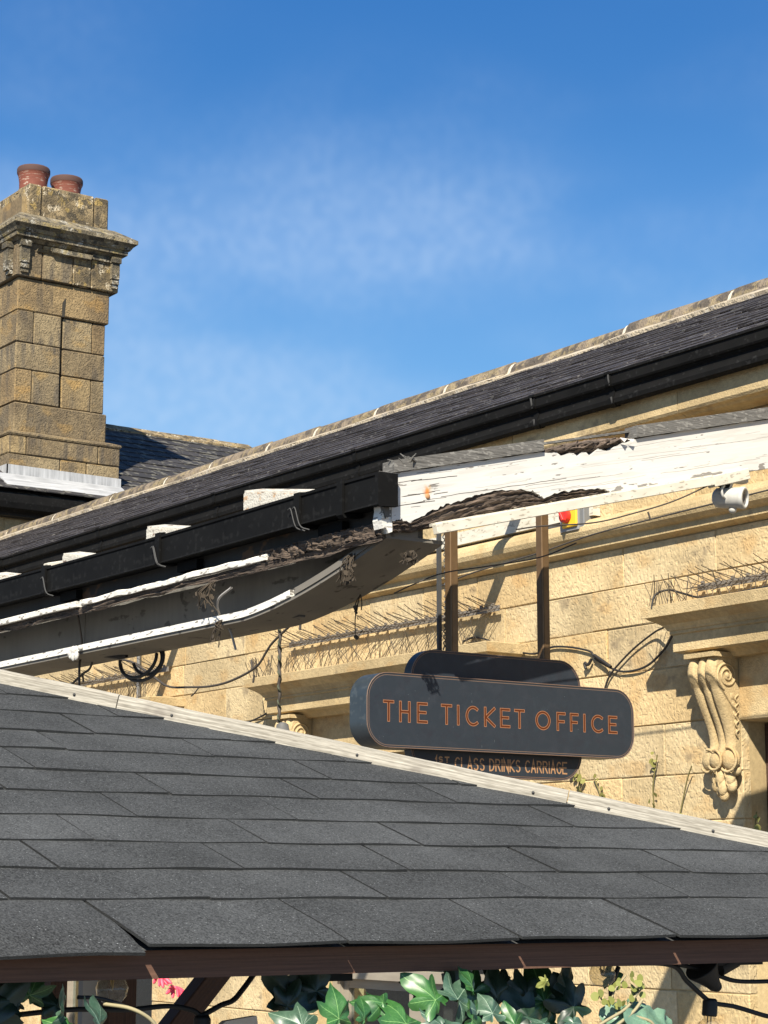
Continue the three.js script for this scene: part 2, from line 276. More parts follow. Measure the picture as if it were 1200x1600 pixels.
// grid surface
function grid(nu, nv, f, uvf) {
  const P = [], U = [], I = [];
  for (let j = 0; j <= nv; j++) for (let i = 0; i <= nu; i++) { const u = i / nu, v = j / nv; P.push(...f(u, v)); U.push(...(uvf ? uvf(u, v) : [u, v])); }
  for (let j = 0; j < nv; j++) for (let i = 0; i < nu; i++) { const a = j * (nu + 1) + i, b = a + 1, c = a + nu + 1, d = c + 1; I.push(a, b, d, a, d, c); }
  const g = new THREE.BufferGeometry(); g.setAttribute('position', new THREE.Float32BufferAttribute(P, 3)); g.setAttribute('uv', new THREE.Float32BufferAttribute(U, 2)); g.setIndex(I); g.computeVertexNormals();
  return g;
}

// ---------------------------------------------------------------- naming
const used = {};
function numbered(n) { const k = used[n] = (used[n] || 0) + 1; return k === 1 ? n : n + '_' + String(k - 1).padStart(3, '0'); }
const baseOf = new Map();
function tag(o, label, category, group, kind) { if (label) o.userData.label = label; if (category) o.userData.category = category; if (group) o.userData.group = group; if (kind) o.userData.kind = kind; return o; }
function thing(name, at, label, category, group) {
  const o = new THREE.Group(); o.name = numbered(name); o.position.set(...at); scene.add(o); baseOf.set(o, V(...at)); return tag(o, label, category, group);
}
function subgroup(parent, name, at, label) {
  const o = new THREE.Group(); o.name = name; const b = baseOf.get(parent); o.position.set(at[0] - b.x, at[1] - b.y, at[2] - b.z); parent.add(o); baseOf.set(o, V(...at)); if (label) o.userData.label = label; return o;
}
// geometry given in world metres becomes one named mesh under its parent
function part(parent, name, geos, mat, label, kind) {
  const b = baseOf.get(parent) || V(), g = merge([geos]); g.translate(-b.x, -b.y, -b.z);
  const m = new THREE.Mesh(g, mat); m.name = name; m.castShadow = m.receiveShadow = true; parent.add(m); baseOf.set(m, b.clone());
  if (label) m.userData.label = label; if (kind) m.userData.kind = kind; return m;
}
function solo(name, geos, mat, label, category, group, kind) {   // a thing that is one mesh
  const g = merge([geos]); g.computeBoundingBox(); const c = g.boundingBox.getCenter(V()); c.y = g.boundingBox.min.y; g.translate(-c.x, -c.y, -c.z);
  const m = new THREE.Mesh(g, mat); m.name = numbered(name); m.position.copy(c); m.castShadow = m.receiveShadow = true; scene.add(m); return tag(m, label, category, group, kind);
}

// ---------------------------------------------------------------- ground
{
  const g = new THREE.PlaneGeometry(1600, 1600, 1, 1).rotateX(-Math.PI / 2); boxUV(g);
  const pave = M({ map: tex(512, 512, (u, v) => { const a = fbm(u, v, 5, 5, 5, 901), b = fbm(u, v, 90, 90, 2, 903); const k = 0.75 + 0.5 * b; return mix3([0.11, 0.105, 0.095], [0.17, 0.16, 0.145], a).map((x) => x * k); }, 3), roughness: 0.95 });
  const m = new THREE.Mesh(boxUV(g), pave); m.name = 'ground'; m.receiveShadow = true; scene.add(m); tag(m, 'pale paved station forecourt', 'ground', null, 'structure');
}

// ---------------------------------------------------------------- station building
const WZ = -7.70, X0 = -22.8, X1 = -3.0;
const building = thing('station_building', [-12, 0, -8], 'long honey sandstone station building with dark slate roof behind the timber canopy', 'building');
const hoods = [[-8.08, -5.35], [-12.14, -9.41], [-16.20, -13.47]];
const openings = hoods.map(([a, b], i) => ({ x0: a + 0.428, x1: b - 0.428, y0: i ? 0.9 : 0, y1: 3.17 }));
{
  const sh = new THREE.Shape(); sh.moveTo(X0, 0); sh.lineTo(X1, 0); sh.lineTo(X1, 4.97); sh.lineTo(X0, 4.97); sh.closePath();
  for (const o of openings) { const h = new THREE.Path(), e = 0.004, y0 = Math.max(o.y0, 0.004) - e + 0.002; h.moveTo(o.x0 - e, y0); h.lineTo(o.x0 - e, o.y1 + e); h.lineTo(o.x1 + e, o.y1 + e); h.lineTo(o.x1 + e, y0); h.closePath(); sh.holes.push(h); }
  const g = new THREE.ExtrudeGeometry(sh, { depth: 0.42, bevelEnabled: false }).translate(0, 0, -8.128);
  const wall = part(building, 'wall', boxUV(g), mortar);
  part(building, 'end_wall', boxUV(span(X0 + 0.01, X1 - 0.01, 0, 4.9, -12.4, -12.0)), mortar);
  part(building, 'gable_wall', boxUV(prism([[-7.75, 0], [-12.3, 0], [-12.3, 4.9], [-9.95, 6.1], [-7.75, 4.95]], 'x', X1 - 0.35, X1 - 0.004)), mortar);
  // coursed blocks
  const ys = [1.19, 1.49, 1.785, 2.085, 2.385, 2.672, 2.918, 3.196, 3.50, 3.757, 3.985, 4.21];
  const gap = 0.004, low = [];
  const addBlock = (x0, x1, y0, y1, front, mat, deep = 0.06, rough = true, list) => {
    const w = x1 - x0 - gap, h = y1 - y0 - gap; if (w < 0.03) return;
    const d = deep, g = boxUV(chamfer(w, h, d, rough ? 0.005 : 0.004, rough ? 0.004 : 0.001), R() * 9, R() * 9);
    if (list) { list.push(g.translate((x0 + x1) / 2, (y0 + y1) / 2, front - d / 2)); return; }
    const m = new THREE.Mesh(g, mat); m.name = 'stone_block'; m.castShadow = m.receiveShadow = true; const b = baseOf.get(wall); m.position.set((x0 + x1) / 2 - b.x, (y0 + y1) / 2 - b.y, front - d / 2 - b.z); wall.add(m);
  };
  const course = (y0, y1, xa, xb, lo, hi, list) => {
    // solid runs between openings
    let runs = [[xa, xb]];
    for (const o of openings) if (y0 < o.y1 - 0.05 && y1 > o.y0 + 0.05) runs = runs.flatMap(([a, b]) => (o.x0 >= b || o.x1 <= a ? [[a, b]] : [[a, o.x0], [o.x1, b]].filter(([p, q]) => q - p > 0.04)));
    for (const [a, b] of runs) {
      let x = b; while (x > a + 0.01) { let w = rr(lo, hi); if (x - w < a + 0.28) w = x - a; addBlock(x - w, x, y0, y1, WZ + rr(-0.002, 0.004), stoneMats[Math.floor(R() * 6)], 0.06, true, list); x -= w; }
    }
  };
  const lows = [0.004, 0.3, 0.6, 0.9, 1.19];
  for (let i = 0; i + 1 < lows.length; i++) course(lows[i], lows[i + 1], X0 + 0.02, X1 - 0.02, 0.5, 0.95, low);
  for (let i = 0; i + 1 < ys.length; i++) {
    const lintel = ys[i] >= 3.19 && ys[i] < 3.4;
    if (lintel) { // smooth lintels over the openings
      for (const o of openings) addBlock(o.x0 + 0.0, o.x1 - 0.0, 3.176, 3.55, WZ + 0.012, ashlar, 0.08, false);
      let edges = [X0 + 5.8, ...openings.slice().reverse().flatMap((o) => [o.x0, o.x1]), -3.6];
      for (let k = 0; k + 1 < edges.length; k += 2) { let x = edges[k + 1]; while (x > edges[k] + 0.01) { let w = rr(0.5, 0.95); if (x - w < edges[k] + 0.3) w = x - edges[k]; addBlock(x - w, x, ys[i], ys[i + 1], WZ + rr(-0.002, 0.004), stoneMats[Math.floor(R() * 6)]); x -= w; } }
    } else course(ys[i], ys[i + 1], X0 + 5.8, -3.6, 0.5, 0.95);
  }
  for (let i = 0; i + 1 < ys.length; i++) course(ys[i], ys[i + 1], X0 + 0.02, X0 + 5.8, 0.5, 0.95, low);
  // frieze above the string course
  { let x = -3.2; while (x > X0 + 0.1) { let w = rr(0.55, 1.0); if (x - w < X0 + 0.4) w = x - X0 - 0.03; addBlock(x - w, x, 4.40, 4.61, WZ + rr(-0.001, 0.003), stoneMats[Math.floor(R() * 6)], 0.06, true); x -= w; } }
  { let x = -3.35; while (x > X0 + 0.1) { let w = rr(0.7, 1.2); if (x - w < X0 + 0.4) w = x - X0 - 0.03; addBlock(x - w, x, 4.61, 4.815, WZ + rr(-0.001, 0.003), stoneMats[Math.floor(R() * 6)], 0.06, true); x -= w; } }
  part(wall, 'lower_courses', low, stoneMats[0], null, 'stuff');
  // string course: torus and fillet
  const prof = [[-0.05, 4.415], [0.025, 4.408], [0.06, 4.398], [0.088, 4.38], [0.104, 4.352], [0.108, 4.325], [0.098, 4.298], [0.075, 4.278], [0.05, 4.268], [0.05, 4.232], [0.028, 4.222], [0.0, 4.212], [-0.05, 4.212]].map(([o, y]) => [WZ + o, y]);
  { let x = -3.1; while (x > X0 + 0.05) { const w = Math.min(rr(1.3, 2.1), x - X0 - 0.01); part(building, 'string_course', boxUV(prism(prof, 'x', x - w + 0.003, x, 1), R() * 5, R() * 5), ashlar); x -= w; } }
  // eaves cornice blocks
  { let x = -3.0, first = true; const cp = [[WZ - 0.05, 4.82], [WZ + 0.14, 4.82], [WZ + 0.155, 4.83], [WZ + 0.19, 4.835], [WZ + 0.2, 4.85], [WZ + 0.2, 4.968], [WZ - 0.05, 4.968]]; const ws = [2.42, 2.44];
    while (x > X0 + 0.05) { const w = Math.min(ws.length ? ws.shift() : rr(1.4, 2.3), x - X0 - 0.01); part(building, 'cornice_stone', boxUV(prism(cp, 'x', x - w + 0.005, x, 1), R() * 5, R() * 5), [ashlar, stoneMats[2], stoneMats[5]][Math.floor(R() * 3)]); x -= w; } }
  // gutter: ogee
  const gp = [[-7.50, 4.975], [-7.478, 4.958], [-7.452, 4.952], [-7.432, 4.966], [-7.428, 4.99], [-7.442, 5.02], [-7.445, 5.04], [-7.43, 5.055], [-7.418, 5.06], [-7.412, 5.07], [-7.412, 5.122], [-7.402, 5.126], [-7.402, 5.14], [-7.424, 5.14], [-7.424, 5.085], [-7.50, 5.06]];
  const gut = part(building, 'gutter', boxUV(prism(gp, 'x', X0 + 0.02, X1, 24)), blackIron);
  const ring = gp.slice(0, 14).map(([z, y]) => [z + (z > -7.45 ? 0.006 : 0), y - (y < 4.99 ? 0.005 : -0.002)]).concat([[-7.50, 5.06]]);
  for (const x of [-4.7, -6.5, -8.31, -8.97, -10.8, -12.6, -14.4, -16.2, -18.0, -19.8]) {
    const d = 0.022; part(gut, 'gutter_joint', boxUV(prism(ring, 'x', x - d, x + d, 1)), blackDusty);
    if (x === -8.31 || x === -8.97) for (let k = 0; k < 2; k++) { const o = rr(-0.03, 0.03); part(gut, 'lime_drip', [tube([[x + o, 5.132, -7.401], [x + o * 0.7, 5.10, -7.404], [x + o, 5.065, -7.412]], 0.004, 8, 4), tube([[x + o * 0.8, 5.0, -7.42], [x + o, 4.965, -7.43]], 0.005, 4, 4)], jointGrey); }
  }
  // roof
  const roofPoly = [[-7.46, 5.08], [-9.95, 6.27], [-12.5, 5.10], [-12.5, 4.98], [-7.6, 4.98]];
  const roof = part(building, 'roof', boxUV(prism(roofPoly, 'x', X0 + 0.01, X1, 1)), slate);
  const sl = [], A = V(0, 5.115, -7.425), B = V(0, 6.285, -9.87), dir = B.clone().sub(A), len = dir.length(); dir.normalize(); const nrm = V(0, -dir.z, dir.y), ang = Math.atan2(dir.y, -dir.z);
  const rows = 15;
  for (let k = 0; k < rows; k++) {
    let x = X1 - (k % 2 ? 0.15 : 0); const s = k * len / rows;
    while (x > X0) {
      const w = rr(0.24, 0.33), L = len / rows + 0.07, t = rr(0.006, 0.012), lift = rr(0.004, 0.011), sh = rr(-0.008, 0.008);
      const g = box(w - rr(0.003, 0.008), t, L, 0, 0, 0); g.rotateX(ang - 0.035 - lift * 0.6); g.rotateZ(rr(-0.006, 0.006));
      const p = A.clone().addScaledVector(dir, s + L / 2 + sh).addScaledVector(nrm, 0.012 + lift);
      sl.push(boxUV(g.translate(x - w / 2, p.y, p.z), R() * 3, R() * 3)); x -= w;
    }
  }
  part(roof, 'slates', sl, slate, null, 'stuff');
  // stone ridge: saddle stones with a weathered roll
  const rj = [-3.0, -4.2, -5.3, -6.4, -7.5, -8.65, -9.81, -10.9, -12.25, -13.1, -14.1, -15.05, -15.86, -16.9, -17.8, -18.96, -20.31, -21.5, -22.79];
  const rp = [[-9.67, 6.19], [-9.66, 6.232], [-9.86, 6.322], [-9.88, 6.336], [-9.895, 6.376], [-9.925, 6.412], [-9.96, 6.43], [-10.0, 6.426], [-10.03, 6.40], [-10.045, 6.36], [-10.06, 6.325], [-10.24, 6.235], [-10.24, 6.2], [-9.96, 6.325]];
  const ridgeMap = tex(512, 512, (u, v) => { const a = fbm(u, v, 8, 8, 5, 951), s = fbm(u, v, 40, 4, 4, 953), d = step(0.5, 0.66, fbm(u, v, 10, 10, 5, 955)), l = step(0.62, 0.7, fbm(u, v, 20, 20, 4, 959)); return mix3(mix3(mix3([0.34, 0.28, 0.19], [0.55, 0.47, 0.35], 0.5 * a + 0.5 * s), [0.07, 0.055, 0.04], 0.55 * d), [0.5, 0.46, 0.4], 0.5 * l); }, 1.3);
  const rollMap = tex(512, 512, (u, v) => { const a = fbm(u, v, 8, 8, 5, 961), d = step(0.42, 0.62, fbm(u, v, 12, 12, 5, 965)), l = step(0.60, 0.7, fbm(u, v, 20, 20, 4, 969)), y = step(0.6, 0.72, fbm(u, v, 14, 14, 4, 971)); return mix3(mix3(mix3([0.12, 0.095, 0.068], [0.24, 0.19, 0.135], a), [0.05, 0.042, 0.035], 0.8 * d), [0.32, 0.25, 0.12], 0.6 * Math.max(l * 0.6, y * 0.7)); }, 1.1);
  const ridgeM = M({ map: ridgeMap, bumpMap: stoneBump, bumpScale: 0.01 }), rollM = M({ map: rollMap, bumpMap: stoneBump, bumpScale: 0.012 }), mort = M({ color: rgb(0.50, 0.45, 0.36), roughness: 1 });
  const wing_ = [rp[0], rp[1], rp[2], rp[10], rp[11], rp[12], rp[13]], roll = rp.slice(2, 11);
  for (let i = 0; i + 1 < rj.length; i++) {
    const a = rj[i] - 0.018, b = rj[i + 1] + 0.018, dy = rr(-0.012, 0.012), tilt = rr(-0.006, 0.006);
    const bend = (p) => [p[0], p[1] + dy + (p[0] - (a + b) / 2) * tilt + 0.006 * (vn(p[0] * 5 + 40, p[2] * 9 + 90, 999, 999, 5) - 0.5), p[2]];
    const stone = part(roof, 'ridge_stone', boxUV(prism(wing_, 'x', b, a, 6, bend), R() * 5, R() * 5), ridgeM);
    const r2 = part(roof, 'ridge_roll', boxUV(prism(roll, 'x', b, a, 6, bend), R() * 5, R() * 5), rollM);
    const jp = rp.map(([z, y]) => [z, y + dy * 0.5]);
    part(roof, 'ridge_mortar', boxUV(prism(jp.map(([z, y]) => [-9.96 + (z + 9.96) * 0.99, y - 0.004]), 'x', b - 0.036, b, 1)), mort);
  }
}
// door hoods with consoles
const spikeMat = M({ color: rgb(0.085, 0.068, 0.05), roughness: 0.6, metalness: 0.4 });
function consoleGeo(x0, x1) {
  // S-shaped scroll bracket, fluted front, from y 3.51 down to 3.0, then an acanthus drop
  const Y1 = 3.505, Y0 = 2.985, n = 34, prof = (t) => { // projection from the wall at height parameter t (0 top)
    const s = 0.165 + 0.03 * Math.sin(Math.PI * Math.min(1, t / 0.30)) - 0.105 * step(0.18, 0.86, t) + 0.022 * step(0.85, 1.0, t);
    return s;
  };
  const w = x1 - x0, lobes = (u) => { const a = Math.abs(u - 0.5) * 2; // side rolls and a middle bead
    return 0.012 * Math.pow(Math.abs(Math.cos(u * Math.PI * 1.5)), 0.6) * (a > 0.33 ? 1 : 0.9) - 0.022 * (Math.exp(-Math.pow((u - 0.34) / 0.055, 2)) + Math.exp(-Math.pow((u - 0.66) / 0.055, 2))) - 0.02 * Math.pow(a, 10); };
  const taper = (t) => 0.10 * step(0.3, 1, t);
  const front = grid(36, n, (u, v) => { const t = v, y = Y1 + (Y0 - Y1) * t; const k = taper(t) * w; return [x0 + k * 0.9 + (w - k * 1.2) * u, y, WZ + prof(t) + lobes(u)]; });
  const sides = [0, 1].map((s) => grid(8, n, (u, v) => { const t = v, y = Y1 + (Y0 - Y1) * t, k = taper(t) * w; const X = x0 + k * 0.9 + (w - k * 1.2) * s; const zf = WZ + prof(t) + lobes(s); return [X, y, s ? mix(zf, WZ - 0.02, u) : mix(WZ - 0.02, zf, u)]; }));
  const out = [front, ...sides];
  out.push(span(x0 - 0.015, x1 + 0.015, Y1 - 0.002, Y1 + 0.022, WZ - 0.02, WZ + 0.2));
  // spirals on both sides
  for (const [X, s] of [[x1 + 0.001, 1], [x0 - 0.001, -1]]) {
    const sp = []; for (let i = 0; i <= 46; i++) { const a = -1.2 + i / 46 * 4.3 * Math.PI, r = 0.075 * (1 - i / 46 * 0.82); sp.push([X, 3.405 + Math.sin(a) * r, WZ + 0.095 + Math.cos(a) * r]); }
    out.push(tube(sp, 0.008, 90, 5));
    out.push(new THREE.SphereGeometry(0.016, 10, 8).scale(0.7, 1, 1).translate(X, 3.405, WZ + 0.095));
    for (let k = 0; k < 5; k++) { const y = 3.30 - k * 0.045; out.push(new THREE.SphereGeometry(0.017 - k * 0.0015, 8, 6).scale(0.45, 1.25, 1.1).rotateX(0.5).translate(X - 0.004 * s, y, WZ + 0.06 - k * 0.008), tube([[X, y + 0.01, WZ + 0.02], [X + 0.003 * s, y - 0.01, WZ + 0.045], [X, y - 0.03, WZ + 0.03]], 0.006, 8, 5)); }
  }
  return out;
}
function acanthusGeo(x0, x1) {
  const out = [], c = (x0 + x1) / 2 + 0.005, z = WZ + 0.07, ell = (x, y, zz, sx, sy, sz, rz = 0, rx = 0) => { const g = new THREE.SphereGeometry(1, 14, 10).scale(sx, sy, sz).rotateX(rx).rotateZ(rz).translate(x, y, zz); out.push(g); };
  // three curls across the foot of the scroll
  for (const [dx, r, zz] of [[-0.078, 0.058, z + 0.002], [-0.004, 0.05, z + 0.03], [0.074, 0.062, z + 0.01]]) {
    ell(c + dx, 2.972, zz - 0.012, r, r * 0.95, r * 0.62);
    const sp = []; for (let i = 0; i <= 20; i++) { const a = 1.7 - i / 20 * 4.2, q = r * (1.02 - 0.02 * i / 20); sp.push([c + dx + Math.cos(a) * q, 2.972 + Math.sin(a) * q, zz + 0.012]); } out.push(tube(sp, 0.008, 26, 5));
  }
  // hanging leaves
  for (const [dx, y, sx, sy, rz, dz] of [[-0.058, 2.925, 0.024, 0.026, 0.3, 0], [-0.03, 2.905, 0.024, 0.05, -0.15, 0.012], [0.008, 2.905, 0.022, 0.055, 0.05, 0.03], [0.05, 2.90, 0.026, 0.05, 0.35, 0.012], [0.082, 2.925, 0.022, 0.026, 0.8, 0], [-0.035, 2.862, 0.024, 0.042, -0.15, 0.008], [0.014, 2.85, 0.024, 0.05, 0.1, 0.024], [0.054, 2.856, 0.026, 0.042, 0.4, 0.006], [0.012, 2.806, 0.022, 0.036, 0.05, 0.012], [-0.012, 2.826, 0.018, 0.035, -0.2, 0.006]]) {
    ell(c + dx * 1.12, y - 0.008, z - 0.022 + dz, sx * 1.3, sy * 1.12, 0.028, rz, -0.2);
    out.push(tube([[c + dx - Math.sin(-rz) * sy * 0.7, y + sy * 0.8, z + 0.0 + dz], [c + dx, y, z + 0.009 + dz], [c + dx + Math.sin(rz) * sy * 0.8, y - sy * 0.8, z - 0.004 + dz]], 0.005, 10, 5));
  }
  return out;
}
hoods.forEach(([a, b], i) => {
  const dy = [0, -0.045, -0.06][i], T = (g) => g.translate(0, dy, 0);
  const hd = subgroup(building, 'door_hood', [(a + b) / 2, 3.5, WZ]);
  const P = 0.30, lay = [[3.545, 0.165], [3.55, 0.175], [3.552, 0.18], [3.64, 0.18], [3.645, 0.192], [3.662, 0.192], [3.664, 0.20], [3.676, 0.206], [3.694, 0.222], [3.712, 0.25], [3.724, 0.272], [3.73, 0.278], [3.733, 0.295], [3.79, 0.30], [3.794, 0.292], [3.83, 0.01]]
    .map(([y, o]) => [y, a + (P - o), b - (P - o), WZ - 0.04, WZ + o]);
  part(hd, 'cornice', T(boxUV(stack(lay), i * 1.7, i)), ashlar);
  part(hd, 'bed_mould', T(boxUV(stack([[3.508, a + 0.20, b - 0.20, WZ - 0.03, WZ + 0.06], [3.53, a + 0.18, b - 0.18, WZ - 0.03, WZ + 0.085], [3.545, a + 0.15, b - 0.15, WZ - 0.03, WZ + 0.115]]))), ashlar);
  for (const [c0, c1] of [[a + 0.235, a + 0.428], [b - 0.428, b - 0.235]]) { part(hd, 'console', T(boxUV(merge([consoleGeo(c0, c1)]), R() * 5, R() * 5)), ashlar); part(hd, 'acanthus_leaf', T(boxUV(merge([acanthusGeo(c0, c1)]), R() * 5, R() * 5)), ashlar); }
});
// openings: a dark door on the right, tall windows at the others
const frameBeige = M({ map: tex(256, 256, (u, v) => mix3([0.22, 0.19, 0.15], [0.30, 0.265, 0.21], fbm(u, v, 4, 30, 4, 981)), 0.6), roughness: 0.6 });
const glassDark = new THREE.MeshPhysicalMaterial({ color: rgb(0.9, 0.95, 0.95), roughness: 0.03, transmission: 1, thickness: 0, ior: 1.5 });
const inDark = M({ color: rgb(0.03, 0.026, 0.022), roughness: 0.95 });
openings.forEach((o, i) => {
  const zf = WZ - 0.17, d = subgroup(building, i ? 'window' : 'door', [(o.x0 + o.x1) / 2, o.y0, zf]);
  const F = [], fm = i ? frameBeige : darkBrown, fw = i ? 0.09 : 0.12;
  F.push(span(o.x0, o.x0 + fw, o.y0 + 0.03, o.y1 - 0.002, zf - 0.12, zf), span(o.x1 - fw, o.x1, o.y0 + 0.03, o.y1 - 0.002, zf - 0.12, zf), span(o.x0 + fw, o.x1 - fw, o.y1 - fw, o.y1 - 0.002, zf - 0.118, zf - 0.003));
  F.push(span(o.x0 + fw, o.x1 - fw, 1.735, 1.80, zf - 0.09, zf + 0.035));
  const mid = (o.x0 + o.x1) / 2; F.push(span(mid - 0.045, mid + 0.045, o.y0 + 0.03, 1.735, zf - 0.1, zf - 0.012), span(mid - 0.03, mid + 0.03, 1.80, o.y1 - fw, zf - 0.1, zf - 0.012));
  part(d, 'frame', F.map((g) => boxUV(g)), fm);
  for (const [xa, xb] of [[o.x0 + fw, mid - 0.045], [mid + 0.045, o.x1 - fw]]) {
    const st = []; for (const [p, q, r, s] of [[xa, xa + 0.06, o.y0 + 0.03, 1.735], [xb - 0.06, xb, o.y0 + 0.03, 1.735], [xa + 0.06, xb - 0.06, 1.67, 1.735], [xa + 0.06, xb - 0.06, o.y0 + 0.03, o.y0 + (i ? 0.1 : 0.9)]]) st.push(boxUV(span(p + 0.002, q - 0.002, r, s - 0.003, zf - 0.075, zf - 0.03)));
    part(d, i ? 'sash' : 'door_leaf', st, fm);
    part(d, 'pane', span(xa + 0.062, xb - 0.062, o.y0 + (i ? 0.1 : 0.9), 1.667, zf - 0.054, zf - 0.05), glassDark);
    part(d, 'pane', span(xa + 0.002, xb - 0.02, 1.802, o.y1 - fw - 0.002, zf - 0.054, zf - 0.05), glassDark);
  }
  if (i) part(d, 'sill', boxUV(span(o.x0 - 0.06, o.x1 + 0.06, o.y0 - 0.14, o.y0 + 0.02, WZ - 0.3, WZ + 0.07)), ashlar);
  part(d, 'room_dark_sheet', span(o.x0 - 0.4, o.x1 + 0.4, 0.01, 3.4, -9.2, -9.1), inDark);  // near-black sheet; the unlit room is put into its colour
});

// ---------------------------------------------------------------- rear wing with chimney
const wing = thing('rear_wing', [-25.8, 0, -11], 'tall stone rear wing with a big weathered chimney and two red pots', 'building');
{
  const wx = -22.8;
  const wallGeo = span(wx, -28.8, 0, 6.95, -4.5, -15.7), w = part(wing, 'wall', boxUV(wallGeo), mortar);
  for (let y = 5.6; y < 6.9; y += 0.3) for (let z = -8.0 - ((y * 7) % 1) * 0.4; z > -15.4; z -= 0.75) { const g = boxUV(chamfer(0.06, 0.29, 0.74, 0.008, 0.004), R() * 9, R() * 9); const m = new THREE.Mesh(g, stoneMats[Math.floor(R() * 6)]); m.name = 'stone_block'; const b = baseOf.get(w); m.position.set(wx - 0.022 - b.x, y + 0.15 - b.y, z - 0.37 - b.z); m.castShadow = m.receiveShadow = true; w.add(m); }
  const rp = [[-22.5, 7.04], [-25.8, 8.80], [-29.1, 7.04], [-29.1, 6.93], [-22.5, 6.93]];
  const roof = part(wing, 'roof', boxUV(prism(rp, 'z', -15.75, -4.4, 1)), slateMossy);
  const sl = [], A = V(-22.46, 7.08, 0), B = V(-25.76, 8.84, 0), dir = B.clone().sub(A), len = dir.length(); dir.normalize(); const nrm = V(-dir.y, dir.x, 0).multiplyScalar(-1), ang = Math.atan2(dir.y, -dir.x), rows = 15;
  const up = V(dir.y, -dir.x, 0);
  for (let k = 0; k < rows; k++) { let z = -6.0 - (k % 2) * 0.15; while (z > -15.75) { const wd = rr(0.26, 0.36), L = len / rows + 0.08, lift = rr(0.005, 0.013); const g = box(L, rr(0.008, 0.014), wd - 0.007); g.rotateZ(-(ang - 0.045)); const p = A.clone().addScaledVector(dir, k * len / rows + L / 2).addScaledVector(up, 0.014 + lift); sl.push(boxUV(g.translate(p.x, p.y, z - wd / 2), R() * 3, R() * 3)); z -= wd; } }
  part(roof, 'slates', sl, slateMossy, null, 'stuff');
  let z = -4.4; while (z > -15.7) { const L = Math.min(rr(0.5, 0.65), z + 15.76), dy = rr(-0.012, 0.012); part(roof, 'ridge_tile', boxUV(prism([[-25.60, 8.78 + dy], [-25.60, 8.815 + dy], [-25.76, 8.905 + dy], [-25.8, 8.92 + dy], [-25.84, 8.905 + dy], [-26.0, 8.815 + dy], [-26.0, 8.78 + dy], [-25.8, 8.86 + dy]], 'z', z - L + 0.012, z, 1), R() * 5, R() * 5), capMat2); z -= L; }
  // eaves gutter
  const gut = part(wing, 'gutter', boxUV(prism([[-22.62, 6.85], [-22.5, 6.83], [-22.44, 6.86], [-22.42, 6.93], [-22.42, 7.03], [-22.45, 7.03], [-22.45, 6.94], [-22.62, 6.93]], 'z', -15.8, -4.4, 1)), blackIron);
  part(wing, 'soffit', boxUV(span(-22.79, -22.625, 6.80, 6.94, -15.7, -4.5)), darkPaint);

  // chimney
  const C = subgroup(wing, 'chimney', [-23.6, 7.3, -11.27], 'tall square stone chimney with moulded cap and pots');
  const bx0 = -24.25, F = -23.0, zl = -10.62, zr = -11.92, zc = -11.245;
  const blk = (x0, x1, y0, y1, z0, z1, mats, c = 0.012, gap = 0.008) => { const g = boxUV(chamfer(Math.abs(x1 - x0) - gap, y1 - y0 - gap, Math.abs(z1 - z0) - gap, c, 0.006), R() * 9, R() * 9); g.translate((x0 + x1) / 2, (y0 + y1) / 2, (z0 + z1) / 2); return part(C, 'stone_block', g, mats[Math.floor(R() * mats.length)]); };
  part(C, 'core', boxUV(span(bx0 + 0.03, F - 0.09, 7.0, 11.05, zl - 0.055, zr + 0.055)), M({ map: sootMap, color: rgb(0.72, 0.72, 0.72) }));
  // plinth
  const pz0 = zl + 0.09, pz1 = zr - 0.17, pF = F + 0.07;
  for (const [y0, y1, cuts] of [[7.30, 7.645, [pz0, -11.25, -11.62, pz1]], [7.645, 7.885, [pz0, -10.78, -11.78, pz1]]]) for (let k = 0; k + 1 < cuts.length; k++) blk(bx0, pF, y0, y1, cuts[k], cuts[k + 1], sootMats);
  part(C, 'plinth_mould', boxUV(stack([[7.885, bx0, pF, pz1, pz0], [7.905, bx0, pF + 0.012, pz1 - 0.012, pz0 + 0.012], [7.93, bx0, pF + 0.006, pz1 - 0.006, pz0 + 0.006], [7.955, bx0, F + 0.02, zr - 0.03, zl + 0.03]])), sootMats[1]);
  // shaft: left half proud, right half with a sunk panel
  const rows2 = [[7.95, 8.33, [[zl, zr]]], [8.33, 8.757, [[zl, -10.86], [-10.86, zc], [zc, -11.70], [-11.70, zr]]], [8.757, 9.106, [[zl, zc], [zc, zr]]], [9.106, 9.52, [[zl, -10.86], [-10.86, zc], [zc, -11.70], [-11.70, zr]]], [9.52, 9.95, [[zl, zr]]]];
  rows2.forEach(([y0, y1, cells], k) => cells.forEach(([z0, z1]) => {
    const sunk = z1 < zc - 0.01 && z0 <= zc + 0.001 && k > 0 && k < 4;
    blk(bx0, sunk ? F - 0.03 : F, y0, y1, sunk && Math.abs(z0 - zc) < 0.002 ? zc - 0.035 : z0, sunk && z1 === zr ? zr + 0.03 : z1, sootMats);
  }));
  for (let k = 0; k < 3; k++) blk(bx0 + 0.1, bx0 + 0.6 + k * 0.1, 8.33 + k * 0.4, 8.7 + k * 0.4, zl + 0.004, zl - 0.1, [sootMats[2]]);
  // slanted groove head painted as shade: a dark prism on the face
  part(C, 'groove_shade', boxUV(prism([[zc, 9.52], [zc, 9.70], [zc - 0.05, 9.78], [zc - 0.03, 9.52]].map(([a, b]) => [a, b]), 'x', F - 0.04, F + 0.004, 1)), M({ color: rgb(0.03, 0.026, 0.02) }));
  // frieze
  const fz0 = zl + 0.045, fz1 = zr - 0.10, fF = F + 0.05;
  const cuts = [fz0, -10.93, -11.36, -11.62, fz1]; for (let k = 0; k + 1 < cuts.length; k++) blk(bx0 - 0.05, fF, 9.95, 10.41, cuts[k], cuts[k + 1], [capMat2, sootMats[1], sootMats[0]]);
